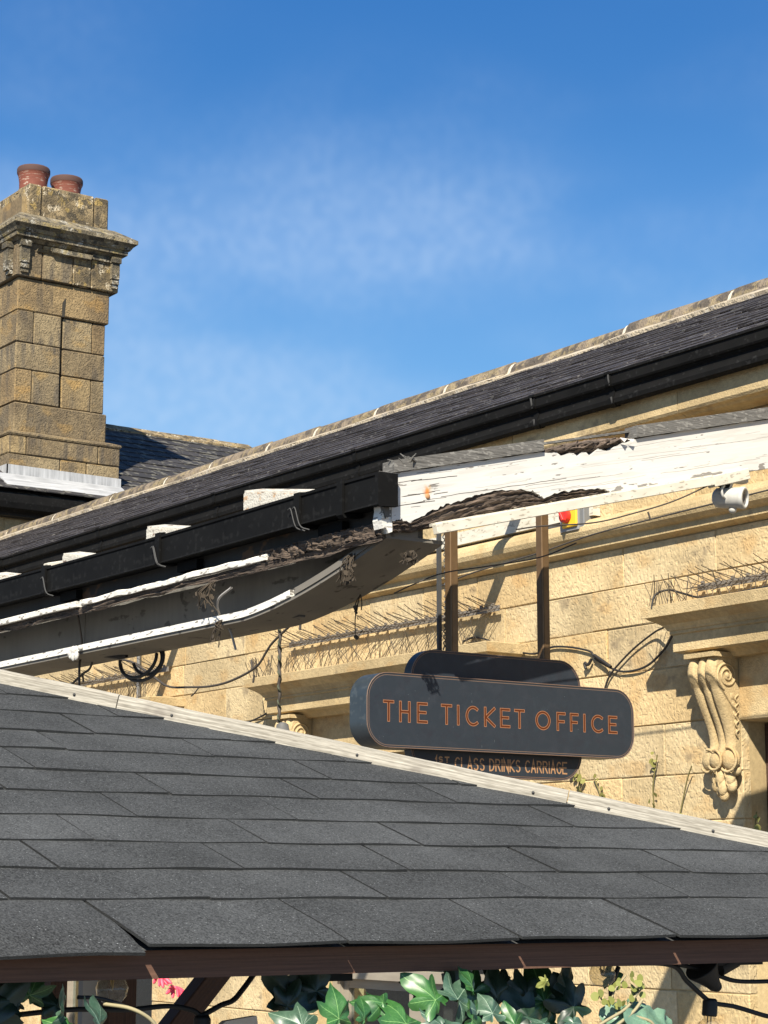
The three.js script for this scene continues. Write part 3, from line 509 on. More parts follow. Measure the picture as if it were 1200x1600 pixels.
  // brackets at the corners and a panel strip under the cornice
  const bk = (z0, z1, xo) => { const y = 10.02; part(C, 'bracket', boxUV(merge([span(fF - 0.02, fF + xo, y + 0.10, 10.40, z0, z1), span(fF - 0.02, fF + xo * 0.72, y + 0.03, y + 0.1, z0 - 0.01 * Math.sign(z0 - z1), z1), span(fF - 0.02, fF + xo * 0.4, y - 0.02, y + 0.03, z0 - 0.02 * Math.sign(z0 - z1), z1), span(fF - 0.02, fF + xo + 0.025, 10.33, 10.405, z0 + 0.012, z1 - 0.012)])), capMat); };
  bk(fz0 - 0.03, fz0 - 0.15, 0.055); bk(fz1 + 0.13, fz1 + 0.02, 0.055);
  part(C, 'bracket', boxUV(merge([span(-23.2, -23.08, 10.04, 10.40, fz0 - 0.02, fz0 + 0.075), span(-23.2, -23.08, 9.99, 10.05, fz0 - 0.02, fz0 + 0.04), span(-23.215, -23.065, 10.33, 10.405, fz0 - 0.02, fz0 + 0.095)])), capMat);
  part(C, 'bed_mould', boxUV(merge([stack([[10.30, bx0, fF + 0.02, -11.10, -10.84], [10.33, bx0, fF + 0.045, -11.10, -10.84]]), prism([[-11.04, 10.31], [-11.58, 10.31], [-11.60, 10.37], [-11.02, 10.37]], 'x', fF - 0.01, fF + 0.07, 1), span(bx0, fF + 0.03, 10.335, 10.40, -11.62, fz1 + 0.16)])), capMat);
  // cornice and weathering
  const cor = [[10.405, 0.06], [10.44, 0.10], [10.445, 0.15], [10.50, 0.155], [10.505, 0.175], [10.545, 0.20], [10.575, 0.235], [10.585, 0.25], [10.635, 0.25], [10.645, 0.235], [10.79, 0.02]];
  part(C, 'cap', boxUV(stack(cor.map(([y, o]) => [y, bx0 - o, F + o * 1.0, zr - o * 0.98 - 0.02, zl + o * 0.72]))), capMat);
  // upper block
  const ub = [-10.73, -10.93, -11.68, -11.885]; for (let k = 0; k < 3; k++) blk(bx0 + 0.1, F - 0.02 + (k === 1 ? 0.0 : 0.004), 10.76, 11.225, ub[k], ub[k + 1], [capMat2, capMat], 0.02);
  part(C, 'mortar_flaunching', boxUV(stack([[11.17, bx0 + 0.14, F - 0.06, -11.84, -10.77], [11.23, bx0 + 0.3, F - 0.25, -11.7, -10.9]])), capMat);
  for (const [x, z, y] of [[-23.36, -10.955, 11.15], [-23.42, -11.46, 11.13]]) {
    const r = 0.195, pts = [[r * 0.92, 0], [r * 0.93, 0.2], [r * 0.98, 0.26], [r * 1.03, 0.3], [r * 1.08, 0.315], [r * 1.10, 0.33], [r * 1.10, 0.375], [r * 1.05, 0.395], [r * 0.95, 0.395], [r * 0.9, 0.36], [r * 0.84, 0.1]].map(([a, b]) => new THREE.Vector2(a, b));
    const pot = part(C, 'chimney_pot', new THREE.LatheGeometry(pts.slice(0, 5), 28).translate(x, y, z), terracotta);
    part(C, 'pot_rim', new THREE.LatheGeometry(pts.slice(4), 28).translate(x, y, z), M({ color: rgb(0.07, 0.035, 0.028), roughness: 0.85, side: THREE.DoubleSide }));
    part(C, 'pot_base', boxUV(new THREE.CylinderGeometry(r * 1.0, r * 1.18, 0.07, 14).translate(x, y + 0.055, z)), capMat2);
  }
  // lead apron
  part(C, 'lead_flashing', boxUV(merge([prism([[pz0 + 0.02, 7.27], [pz0 + 0.02, 7.50], [pz1 - 0.01, 7.49], [pz1 - 0.01, 7.27]], 'x', pF - 0.02, pF + 0.018, 1), span(bx0, pF + 0.018, 7.27, 7.50, pz0, pz0 + 0.022)])), lead);
  part(C, 'lead_apron', boxUV(prism([[pF + 0.0, 7.30], [pF + 0.02, 7.38], [-22.56, 7.17], [-22.58, 7.13]], 'z', pz1 - 0.02, pz0 + 0.16, 1)), lead);
}

// ---------------------------------------------------------------- timber canopy
const canopy = thing('platform_canopy', [-9, 3.4, -5.6], 'old timber platform canopy with peeling white end board and black gutter', 'canopy');
const T0 = -4.497, topY = (z) => 3.888 + 0.238 * (T0 - z), botY = (z) => 3.672 + 0.2335 * (T0 - z), capY = (z) => 3.940 + 0.238 * (T0 - z);
{
  // white end board, ragged along its rotten lower edge
  const cv = document.createElement('canvas'); cv.width = 2048; cv.height = 256; const c = cv.getContext('2d');
  const id = c.createImageData(2048, 256);
  for (let j = 0; j < 256; j++) for (let i = 0; i < 2048; i++) {
    const u = i / 2048, v = j / 256, a = fbm(u, v, 10, 6, 4, 1001), g = fbm(u, v, 40, 90, 3, 1005), dirt = step(0.60, 0.72, fbm(u, v, 16, 10, 5, 1009)), pn = fbm(u, v, 50, 14, 5, 1013), edge = step(0.0, 0.05, pn - 0.76 + 0.26 * step(0.84, 1, v) + 0.14 * step(0.14, 0, v) + 0.12 * step(0.05, 0, u));
    let q = mix3([0.53, 0.515, 0.475], [0.63, 0.615, 0.58], a); q = q.map((x) => x * (0.90 + 0.16 * g)); q = mix3(q, [0.42, 0.40, 0.36], 0.35 * dirt); q = mix3(q, [0.12, 0.105, 0.09], 0.8 * edge);
    const o = (j * 2048 + i) * 4; id.data[o] = toS(q[0]) * 255; id.data[o + 1] = toS(q[1]) * 255; id.data[o + 2] = toS(q[2]) * 255; id.data[o + 3] = 255;
  }
  c.putImageData(id, 0, 0);
  const q = rng(77), crack = (x, y, L, w, al) => { c.strokeStyle = `rgba(34,27,22,${Math.min(1, al * 1.3)})`; c.lineWidth = w; c.beginPath(); let yy = y; c.moveTo(x, yy); for (let s = 0; s < L; s += 14) { yy += (q() - 0.5) * 3.2; c.lineTo(x + s, yy); } c.stroke(); };
  for (let i = 0; i < 30; i++) crack(q() * 1320, 25 + q() * 215, 60 + q() * q() * 520, 0.6 + q() * 0.9, 0.22 + q() * 0.4);
  for (let i = 0; i < 12; i++) crack(8 + q() * 160, 25 + q() * 220, 25 + q() * 90, 1.2 + q() * 1.8, 0.8);
  crack(150, 150, 420, 2.4, 0.85); crack(420, 160, 260, 1.6, 0.6); crack(820, 118, 260, 1.6, 0.5); crack(60, 62, 150, 3, 0.9); crack(1000, 90, 320, 1.2, 0.45);
  for (let i = 0; i < 0; i++) { const x = q() * 2048, y = q() < 0.6 ? 12 + q() * 18 : 232 + q() * 20; c.fillStyle = `rgba(70,60,50,${0.5 + q() * 0.4})`; c.beginPath(); c.ellipse(x, y, 4 + q() * 18, 1 + q() * 3.5, (q() - 0.5) * 0.3, 0, 7); c.fill(); }
  for (let k = 0; k < 60; k++) { const r = 20 * q() * q(), a = q() * 6.3; c.fillStyle = `rgba(${165 + q() * 50},${95 + q() * 40},45,0.09)`; c.beginPath(); c.ellipse(108 + Math.cos(a) * r, 126 + Math.sin(a) * r * 1.1 - q() * q() * 40, 4, 10, 0, 0, 7); c.fill(); }
  const bt = new THREE.CanvasTexture(cv); bt.colorSpace = THREE.SRGBColorSpace;
  const board = M({ map: bt, bumpMap: oldGrey.bumpMap, bumpScale: 0.0, roughness: 0.72 });
  const rag0 = [[-4.512, 3.70], [-4.545, 3.712], [-4.582, 3.703], [-4.64, 3.732], [-4.706, 3.768], [-4.77, 3.798], [-4.832, 3.815], [-4.90, 3.846], [-4.961, 3.866], [-5.06, 3.885], [-5.191, 3.899], [-5.23, 3.884], [-5.258, 3.876], [-5.33, 3.906], [-5.43, 3.925], [-5.52, 3.946], [-5.587, 3.951], [-5.625, 3.942]];
  const rag = []; for (let i = 0; i + 1 < rag0.length; i++) for (let k = 0; k < 5; k++) rag.push([mix(rag0[i][0], rag0[i + 1][0], k / 5), mix(rag0[i][1], rag0[i + 1][1], k / 5) + rr(-0.006, 0.005)]);
  const chop = []; for (let i = 0; i <= 22; i++) { const z = -5.26 - i / 22 * 0.5; chop.push([z, topY(z) - 0.006 - 0.03 * Math.sin(i / 22 * Math.PI) * (0.5 + R())]); }
  const topL = []; for (let z = -5.24; z < T0 - 0.005; z += 0.035) topL.push([z, topY(z) + rr(-0.006, 0.002)]);
  const topR = []; for (let z = -7.69; z < -5.78; z += 0.06) topR.push([z, topY(z) + rr(-0.005, 0.002)]);
  const poly = [[T0, 3.70], ...rag, [-5.64, botY(-5.64)], [-7.69, botY(-7.69)], ...topR, ...chop.reverse(), ...topL, [T0, topY(T0)]];
  const bg = prism(poly, 'x', -6.345, -6.30, 1); const uvb = (g) => { const p = g.attributes.position, t = g.attributes.uv; for (let i = 0; i < p.count; i++) { const z = p.getZ(i); t.setXY(i, (T0 - z) / 3.25, (p.getY(i) - botY(z)) / 0.225); } return g; };
  part(canopy, 'end_board', uvb(bg), board, 'wide white end board with peeling paint');
  part(canopy, 'board_backing', boxUV(prism([[T0 - 0.03, 3.72], [-7.68, botY(-7.68) + 0.02], [-7.68, topY(-7.68)], [T0 - 0.03, topY(T0)]], 'x', -6.40, -6.346, 1), 0, 0), darkPaint);
  // dark rotten timber exposed under the paint
  const loZ = [-4.50, -4.62, -4.705, -4.83, -4.959, -5.19, -5.40, -5.587, -5.66], loY = [3.662, 3.672, 3.700, 3.737, 3.775, 3.84, 3.885, 3.928, 3.945];
  const upZ = rag0.map((a) => a[0]), upY = rag0.map((a) => a[1]);
  const lerpT = (Z, Y, z) => { for (let i = 0; i + 1 < Z.length; i++) if (z <= Z[i] && z >= Z[i + 1]) return mix(Y[i], Y[i + 1], (Z[i] - z) / (Z[i] - Z[i + 1])); return z > Z[0] ? Y[0] : Y[Y.length - 1]; };
  const rot = grid(220, 26, (u, v) => {
    const z = mix(-4.505, -5.65, u), lo = lerpT(loZ, loY, z) + 0.008 * (vn(u * 60, 3, 999, 9, 71) - 0.5), up = lerpT(upZ, upY, z) + 0.018;
    const y = mix(lo, up, v), f = vn(u * 14 + v * 2, v * 13, 999, 999, 72), f2 = vn(u * 60, v * 26, 999, 999, 73), roll = Math.sin(Math.PI * v);
    return [-6.318 + 0.016 * roll * (1 - 0.4 * u) + 0.020 * (f - 0.5) + 0.008 * (f2 - 0.5) - (v > 0.9 ? 0.012 : 0), y + 0.004 * (f2 - 0.5), z];
  }, (u, v) => [u * 1.15, v * 0.14]);
  const under = grid(120, 3, (u, v) => { const z = mix(-4.505, -5.65, u), lo = lerpT(loZ, loY, z) + 0.008 * (vn(u * 60, 3, 999, 9, 71) - 0.5); return [mix(-6.39, -6.322 + 0.024 * (vn(u * 14, 0, 999, 999, 72) - 0.5) + 0.008 * (vn(u * 60, 0, 999, 999, 73) - 0.5), v), lo + 0.0 * v, z]; }, (u, v) => [u * 1.15, v * 0.05]);
  const rotten2 = rotten.clone(); rotten2.side = THREE.DoubleSide;
  part(canopy, 'rotten_timber', [rot, under], rotten2, 'rotten dark brown timber where the paint has gone');
  // capping with a rotten stretch
  const capL = []; const cz = (z0, z1, h0, h1, mat, name, x = -6.285) => part(canopy, name, boxUV(prism([[z0, topY(z0) + h0], [z1, topY(z1) + h0], [z1, capY(z1) + h1], [z0, capY(z0) + h1]], 'x', -6.36, x, 1), R(), R()), mat);
  cz(T0 + 0.0, -5.25, 0.0, -0.004, oldGrey, 'capping'); cz(-5.76, -6.9, 0.0, 0.0, oldGrey, 'capping'); cz(-6.905, -7.69, 0.0, 0.002, oldGrey, 'capping');
  cz(-5.25, -5.76, 0.03, -0.012, oldGrey, 'capping', -6.33);
  part(canopy, 'rotten_edge', grid(90, 12, (u, v) => { const z = mix(-5.24, -5.77, u), env = Math.pow(Math.sin(Math.PI * Math.min(1, u * 1.02)), 0.5), f = vn(u * 20, v * 9, 999, 999, 81), f2 = vn(u * 60, v * 14, 999, 999, 82); const y = topY(z) - 0.032 * env + v * 0.054 * env; return [-6.325 + 0.032 * Math.sin(Math.PI * v) * env + 0.022 * (f - 0.5) + 0.012 * (f2 - 0.5), y + 0.006 * (f2 - 0.5), z]; }, (u, v) => [u * 0.5, v * 0.07]), rotten2);
  part(canopy, 'paint_flake', fromTris([-6.282, topY(-5.70) - 0.0, -5.70, -6.279, topY(-5.75) - 0.008, -5.74, -6.274, topY(-5.74) - 0.02, -5.725, -6.282, topY(-5.66) + 0.01, -5.66, -6.28, topY(-5.7) - 0.0, -5.70, -6.275, topY(-5.68) - 0.014, -5.68]), M({ color: rgb(0.6, 0.58, 0.53), side: THREE.DoubleSide }));
  part(canopy, 'capping_splinters', [0, 1, 2, 3, 4, 5, 6, 7, 8].map((k) => { const z = rr(-4.53, -4.62); return bar([-6.29, topY(z) + 0.03, z], [-6.29 + rr(-0.05, 0.03), topY(z) + rr(0.03, 0.075), z + rr(-0.04, 0.06)], 0.007, 5, 0.002); }), oldGrey);
  // nail with rust
  part(canopy, 'nail', new THREE.SphereGeometry(0.011, 10, 8).scale(0.5, 1, 1).translate(-6.298, 3.815, -4.668), M({ color: rgb(0.42, 0.22, 0.10), roughness: 0.8 }));
  // white end grain flake hanging at the left corner
  part(canopy, 'loose_end', boxUV(prism([[-4.452, 3.80], [-4.50, 3.80], [-4.505, 3.66], [-4.487, 3.652], [-4.474, 3.672], [-4.458, 3.668], [-4.448, 3.70], [-4.456, 3.74]], 'x', -6.36, -6.302, 1, (p) => [p[0] + 0.012 * (vn(p[1] * 40, p[2] * 40 + 300, 999, 999, 6) - 0.5), p[1], p[2]])), flakyWhite);
  part(canopy, 'loose_end', boxUV(prism([[-4.446, 3.815], [-4.478, 3.82], [-4.482, 3.715], [-4.466, 3.705], [-4.45, 3.75]], 'x', -6.31, -6.292, 1)), greyPanel);
  // cream rail under the board with the cable run
  part(canopy, 'rail', [beam([-6.272, 3.682, -4.683], [-6.272, 4.048, -6.18], 0.03, 0.04), beam([-6.29, 3.702, -4.683], [-6.29, 4.068, -6.18], 0.045, 0.012), beam([-6.285, 4.045, -6.185], [-6.285, 4.105, -6.40], 0.05, 0.05)], creamPaint);
  // gutter along the long side
  const gz = -4.415, gp = [[-4.50, 3.755], [gz + 0.005, 3.748], [gz, 3.756], [gz, 3.86], [gz + 0.006, 3.864], [gz + 0.006, 3.875], [gz - 0.012, 3.875], [gz - 0.012, 3.79], [-4.495, 3.79], [-4.495, 3.87], [-4.50, 3.87]];
  const sag = (p) => [p[0], p[1] + 0.004 * Math.sin(p[0] * 1.7), p[2]];
  const gutter = part(canopy, 'gutter', [boxUV(prism(gp, 'x', -14.0, -6.285, 40, sag)), boxUV(prism([[-4.50, 3.75], [gz + 0.004, 3.744], [gz + 0.008, 3.75], [gz + 0.008, 3.878], [-4.50, 3.878]], 'x', -6.285, -6.262, 1))], blackDusty);
  for (const x of [-6.52, -6.83, -7.98, -9.13, -10.3, -11.45, -12.6]) part(gutter, 'gutter_bracket', boxUV(prism([[-4.50, 3.742], [gz + 0.002, 3.734], [gz + 0.013, 3.745], [gz + 0.013, 3.883], [gz - 0.02, 3.887], [gz - 0.02, 3.88], [gz + 0.002, 3.876], [gz + 0.002, 3.75], [-4.50, 3.756]], 'x', x - 0.02, x + 0.02, 1)), blackDusty);
  for (const x of [-6.87, -8.0, -9.14, -10.31]) { const w = []; for (let k = 0; k < 2; k++) { const o = rr(-0.03, 0.03); w.push(tube([[x + o, 3.82, gz + 0.018], [x + o + 0.02, 3.82, gz + 0.018], [x + o + 0.05, 3.745, gz + 0.012], [x + o + 0.085, 3.725, gz - 0.01]], 0.003, 18, 4)); } part(gutter, 'cobweb', w, jointGrey); }
  for (const x of [-6.76, -7.9, -9.06]) part(canopy, 'gutter_arm', boxUV(span(x - 0.012, x + 0.16, 3.70, 3.742, -4.53, -4.47)), blackPlastic);
  // valance board behind the gutter, in shade
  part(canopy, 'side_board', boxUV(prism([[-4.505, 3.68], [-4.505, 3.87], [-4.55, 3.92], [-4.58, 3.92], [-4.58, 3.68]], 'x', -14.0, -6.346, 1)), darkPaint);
  // lit lower trim, sound on the left and rotten towards the end
  part(canopy, 'trim', boxUV(prism([[-4.448, 3.654], [-4.446, 3.676], [-4.452, 3.681], [-4.60, 3.681], [-4.60, 3.654]], 'x', -14.0, -8.86, 30, (p) => [p[0], p[1] + 0.004 * (vn(p[0] * 6 + 200, 1, 999, 9, 3) - 0.5), p[2] + 0.006 * (vn(p[0] * 9 + 200, 5, 999, 9, 4) - 0.5)])), flakyWhite);
  part(canopy, 'trim', boxUV(prism([[-4.448, 3.656], [-4.446, 3.674], [-4.452, 3.681], [-4.60, 3.681], [-4.60, 3.656]], 'x', -8.82, -7.15, 40, (p) => [p[0], p[1] + 0.008 * (vn(p[0] * 9 + 200, 1, 999, 9, 3) - 0.5), p[2] + 0.010 * (vn(p[0] * 16 + 200, 5, 999, 9, 4) - 0.5) - 0.006])), flakyWhite);
  const rotStrip = (x0, x1, y0, y1, z) => grid(160, 8, (u, v) => { const x = mix(x0, x1, u), f = vn(u * 40, v * 5, 999, 999, 91), f2 = vn(u * 110, v * 9, 999, 999, 92); return [x, mix(y0, y1, v) + 0.014 * (f - 0.5) * (1 - v), z + 0.02 * (f - 0.5) + 0.012 * (f2 - 0.5)]; }, (u, v) => [u * Math.abs(x1 - x0), v * 0.06]);
  part(canopy, 'rotten_trim', [rotStrip(-14.0, -6.33, 3.622, 3.655, -4.474), rotStrip(-7.2, -6.33, 3.648, 3.70, -4.468)], rotten2);
  // recessed panel
  const panelB = [[-4.66, 3.44], [-4.66, 3.74], [-4.69, 3.74], [-4.69, 3.44]];
  for (const [a, b] of [[-14.0, -11.3], [-11.296, -9.17], [-9.164, -7.2]]) part(canopy, 'panel_board', boxUV(prism(panelB, 'x', a, b, 1), R(), R()), greyPanel);
  // curved spandrel behind the arch
  const arcY = (x) => { const t = Math.max(0, x + 7.42) / 1.14; return 3.447 + 0.232 * Math.pow(t, 1.55); };
  { const p = []; for (let i = 0; i <= 16; i++) { const x = mix(-7.2, -6.36, i / 16); p.push([x, arcY(x) - 0.004]); } p.push([-6.36, 3.74], [-7.2, 3.74]); part(canopy, 'panel_board', boxUV(prism(p, 'z', -4.69, -4.66, 1)), greyPanel); }
  // soffit ledge that sweeps up into an arch at the end
  const led = []; for (let i = 0; i <= 60; i++) led.push(mix(-14.0, -7.42, i / 60)); for (let i = 1; i <= 40; i++) led.push(mix(-7.42, -6.345, i / 40));
  const ledge = (z0, z1, y0, y1, keep) => { const all = led; { const led = keep ? all.filter(keep) : all; const P = [], pos = (x, z, y) => [x, arcY(x) + y, z]; for (let i = 0; i + 1 < led.length; i++) { const a = led[i], b = led[i + 1], w = (x) => 0.003 * (vn(x * 12 + 400, 2, 9999, 9, 8) - 0.5), Q = (x, z, y) => pos(x, z + w(x), y); const A = Q(a, z0, y0), B = Q(b, z0, y0), C = Q(b, z0, y1), D = Q(a, z0, y1), A2 = Q(a, z1, y0), B2 = Q(b, z1, y0), C2 = Q(b, z1, y1), D2 = Q(a, z1, y1); for (const [p, q, r, s] of [[A, B, C, D], [B2, A2, D2, C2], [D, C, C2, D2], [A2, B2, B, A]]) P.push(...p, ...q, ...r, ...p, ...r, ...s); } const e0 = led[0], e1 = led[led.length - 1]; for (const [x, f] of [[e0, 1], [e1, 0]]) { const q = [pos(x, z0, y0), pos(x, z0, y1), pos(x, z1, y1), pos(x, z1, y0)]; const o = f ? q : q.reverse(); P.push(...o[0], ...o[1], ...o[2], ...o[0], ...o[2], ...o[3]); } return fixOut(fromTris(P)); } };
  part(canopy, 'ledge', boxUV(ledge(-4.495, -4.655, -0.003, 0.026, (x) => x < -6.99)), flakyWhite, 'white sunlit ledge along the canopy side');
  part(canopy, 'shaded_arch_edge', boxUV(ledge(-4.497, -4.655, -0.003, 0.024, (x) => x > -7.01)), soffitPaint);  // shadow put into the colour: the white ledge turns grey along the arch
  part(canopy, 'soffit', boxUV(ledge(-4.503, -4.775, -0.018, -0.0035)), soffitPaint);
  // blob of flaking paint on the ledge
  part(canopy, 'paint_blob', [0, 1, 2, 3, 4, 5, 6].map((k) => new THREE.IcosahedronGeometry(0.02, 1).scale(rr(0.6, 1.4), rr(0.5, 1.5), 0.5).translate(-8.93 + rr(-0.06, 0.06), 3.455 + rr(-0.035, 0.015), -4.487)), flakyWhite);
  // rafters
  for (const x of [-9.35, -13.3]) part(canopy, 'rafter', beam([x, 3.89, -4.53], [x, 4.60, -7.62], 0.05, 0.09), creamPaint);
  part(canopy, 'wall_plate', [boxUV(span(-10.9, -8.72, 4.42, 4.50, WZ + 0.005, WZ + 0.06))], creamPaint);
  // white rusted flashing sheets standing up behind the gutter
  for (const [x, L, y] of [[-7.44, 0.74, 3.993], [-8.305, 0.70, 3.962], [-9.17, 0.66, 3.950], [-10.03, 0.7, 3.955], [-10.9, 0.7, 3.955]]) {
    const sh = prism([[x, y - 0.075], [x + L, y - 0.15], [x + L, y - 0.125], [x + L * 0.5, y - 0.06], [x + 0.01, y + 0.002], [x, y - 0.005]], 'z', -4.545, -4.525, 1);
    const f = part(canopy, 'flashing_sheet', boxUV(sh, R() * 2, R()), rustyWhite);
    part(f, 'flashing_top', boxUV(prism([[-4.53, 0], [-4.53, 0.012], [-4.62, 0.03], [-4.62, 0.018]].map(([z, d]) => [z, y + d]), 'x', x, x + L * 0.96, 1, (p) => [p[0], p[1] - (p[0] - x) / L * 0.122, p[2]])), rustyWhite);
  }
  part(canopy, 'grey_capping', [beam([-7.1, 3.870, -4.515], [-6.40, 3.885, -4.515], 0.05, 0.04), beam([-7.0, 3.892, -4.56], [-6.40, 3.908, -4.54], 0.06, 0.014)], oldGrey);
  part(canopy, 'roof_edge', boxUV(span(-14, -6.42, 3.90, 3.93, -4.66, -4.59)), leadGrey);
  // signs hang from two steel arms fixed behind the board
  part(canopy, 'hanger_arm', [beam([-6.41, 3.95, -5.165], [-6.80, 3.95, -5.165], 0.04, 0.05), beam([-6.41, 4.05, -5.66], [-6.80, 4.05, -5.66], 0.04, 0.05)], brownSteel);
}

// ---------------------------------------------------------------- hanging sign
const sign = thing('hanging_sign', [-6.80, 2.77, -5.4], 'navy pill-shaped sign lettered THE TICKET OFFICE with smaller back plate on two brown posts', 'sign');
{
  const GL = { T: [[[0, 1], [1, 1]], [[0.5, 1], [0.5, 0]]], H: [[[0, 1], [0, 0]], [[1, 1], [1, 0]], [[0, 0.5], [1, 0.5]]], E: [[[1, 1], [0, 1], [0, 0], [1, 0]], [[0, 0.52], [0.85, 0.52]]], I: [[[0.5, 1], [0.5, 0]]], F: [[[1, 1], [0, 1], [0, 0]], [[0, 0.5], [0.85, 0.5]]], K: [[[0, 1], [0, 0]], [[1, 1], [0.05, 0.48], [1, 0]]], L: [[[0, 1], [0, 0], [1, 0]]], A: [[[0, 0], [0.5, 1], [1, 0]], [[0.2, 0.33], [0.8, 0.33]]], N: [[[0, 0], [0, 1], [1, 0], [1, 1]]], 1: [[[0.2, 0.82], [0.6, 1], [0.6, 0]]] };
  const arc = (cx, cy, rx, ry, a, b, n = 22) => Array.from({ length: n + 1 }, (_, i) => { const t = (a + (b - a) * i / n) * Math.PI / 180; return [cx + rx * Math.cos(t), cy + ry * Math.sin(t)]; });
  GL.O = [arc(0.5, 0.5, 0.5, 0.5, 0, 360, 40)]; GL.C = [arc(0.58, 0.5, 0.58, 0.5, 52, 308)]; GL.G = [[...arc(0.55, 0.5, 0.55, 0.5, 50, 360), [0.6, 0.5]]];
  GL.D = [[[0, 0], [0, 1], ...arc(0.3, 0.5, 0.7, 0.5, 90, -90), [0, 0]]]; GL.R = [[[0, 0], [0, 1], ...arc(0.5, 0.76, 0.45, 0.24, 90, -90), [0, 0.52]], [[0.45, 0.52], [1, 0]]];
  GL.S = [[...arc(0.5, 0.75, 0.42, 0.25, 40, 270), ...arc(0.5, 0.25, 0.45, 0.25, 90, -140)]];
  const face = (W, H, r, px, draw) => {
    const cv = document.createElement('canvas'); cv.width = px; cv.height = Math.round(px * H / W); const c = cv.getContext('2d'), k = px / W;
    c.fillStyle = '#292f36'; c.fillRect(0, 0, cv.width, cv.height);
    const q = rng(9 + px); for (let i = 0; i < 900; i++) { c.fillStyle = `rgba(${q() < 0.5 ? '150,160,170' : '10,14,22'},${0.006 + q() * 0.010})`; c.beginPath(); c.ellipse(q() * cv.width, q() * cv.height, 4 + q() * 60, 2 + q() * 22, q() * 3, 0, 7); c.fill(); }
    for (let i = 0; i < 26; i++) { c.fillStyle = `rgba(190,190,185,${0.15 + q() * 0.4})`; const x = q() * cv.width, y = q() * cv.height; c.fillRect(x, y, 1 + q() * 2.5, 1 + q() * (q() < 0.2 ? 14 : 3)); }
    const line = (m, col, w) => { c.strokeStyle = col; c.lineWidth = w * k; c.beginPath(); c.roundRect(m * k, m * k, (W - 2 * m) * k, (H - 2 * m) * k, (r - m) * k); c.stroke(); };
    const glyph = (ch, x0, x1, y0, y1, col, w, col2, w2) => { const pass = (cl, lw, ext) => { c.strokeStyle = cl; c.lineWidth = lw * k; c.lineJoin = 'miter'; c.lineCap = ext ? 'square' : 'butt'; for (const s of GL[ch]) { c.beginPath(); s.forEach(([a, b], i) => { const X = mix(x0, x1, ch === 'I' ? 0.5 : a) * k, Y = mix(y0, y1, b) * k; i ? c.lineTo(X, Y) : c.moveTo(X, Y); }); c.stroke(); } }; pass(col, w, true); if (col2) pass(col2, w2, true); };
    draw(line, glyph, c, k);
    const t = new THREE.CanvasTexture(cv); t.colorSpace = THREE.SRGBColorSpace; t.anisotropy = 8; return t;
  };
  const rshape = (W, H, r) => { const s = new THREE.Shape(); s.moveTo(r, 0); s.lineTo(W - r, 0); s.absarc(W - r, r, r, -Math.PI / 2, 0); s.lineTo(W, H - r); s.absarc(W - r, H - r, r, 0, Math.PI / 2); s.lineTo(r, H); s.absarc(r, H - r, r, Math.PI / 2, Math.PI); s.lineTo(0, r); s.absarc(r, r, r, Math.PI, Math.PI * 1.5); return s; };
  const place = (g, x, y, z) => g.rotateY(Math.PI / 2).translate(x, y, z);
  const side = new THREE.MeshPhysicalMaterial({ map: tex(256, 256, (u, v) => { const a = fbm(u, v, 8, 8, 5, 1101), l = step(0.62, 0.75, fbm(u, v, 20, 20, 4, 1105)); return mix3(mix3([0.022, 0.03, 0.036], [0.036, 0.046, 0.053], a), [0.10, 0.11, 0.11], 0.25 * l); }, 0.3), roughness: 0.45 });
  const edgeM = M({ color: rgb(0.16, 0.10, 0.07), roughness: 0.5 });
  const build = (name, W, H, r, x, y, z, depth, px, draw, label) => {
    const b = part(sign, name, boxUV(place(new THREE.ExtrudeGeometry(rshape(W, H, r), { depth: depth - 0.006, bevelEnabled: true, bevelThickness: 0.003, bevelSize: 0.003, bevelOffset: -0.003, bevelSegments: 2, curveSegments: 24 }), x - depth + 0.003, y, z)), side, label);
    const f = new THREE.ShapeGeometry(rshape(W - 0.006, H - 0.006, r - 0.003), 24), p = f.attributes.position, t = f.attributes.uv; for (let i = 0; i < p.count; i++) t.setXY(i, (p.getX(i) + 0.003) / W, (p.getY(i) + 0.003) / H);
    part(b, 'face', place(f, x + 0.0015, y + 0.003, z - 0.003), new THREE.MeshPhysicalMaterial({ map: face(W, H, r, px, draw), roughness: 0.5, specularIntensity: 0.5 }));
    const rim = new THREE.CurvePath(); const pts = rshape(W - 0.002, H - 0.002, r).getSpacedPoints(140).map((q) => [x + 0.001, y + 0.001 + q.y, z - 0.001 - q.x]); pts.push(pts[0]);
    part(b, 'edge_trim', tube(pts, 0.0022, 200, 5, 0), edgeM);
    return b;
  };
  build('back_plate', 0.905, 0.512, 0.115, -6.79, 2.768, -4.948, 0.05, 1024, (line, glyph, c, k) => {
    line(0.009, '#7a5a44', 0.002);
    const word = '1ST CLASS DRINKS CARRIAGE', y0 = 0.512 - 0.030, x0 = 0.118, x1 = 0.825; let x = x0; const adv = { ' ': 0.6, I: 0.35, 1: 0.55 }, tot = [...word].reduce((s, ch) => s + (adv[ch] ?? 1), 0), u = (x1 - x0) / tot;
    [...word].forEach((ch, i) => { const a = (adv[ch] ?? 1) * u; if (ch !== ' ') { const sup = i === 1 || i === 2; glyph(ch, x + a * 0.14, x + a * (sup ? 0.7 : 0.82), sup ? y0 - 0.026 : y0, y0 - 0.046, '#a47c58', 0.0062); } x += a; });
    c.fillStyle = '#292f36'; c.fillRect(x0 * k, (y0 - 0.031) * k, (x1 - x0) * k, 0.0022 * k);
  }, 'smaller rounded back plate with a second line of lettering');
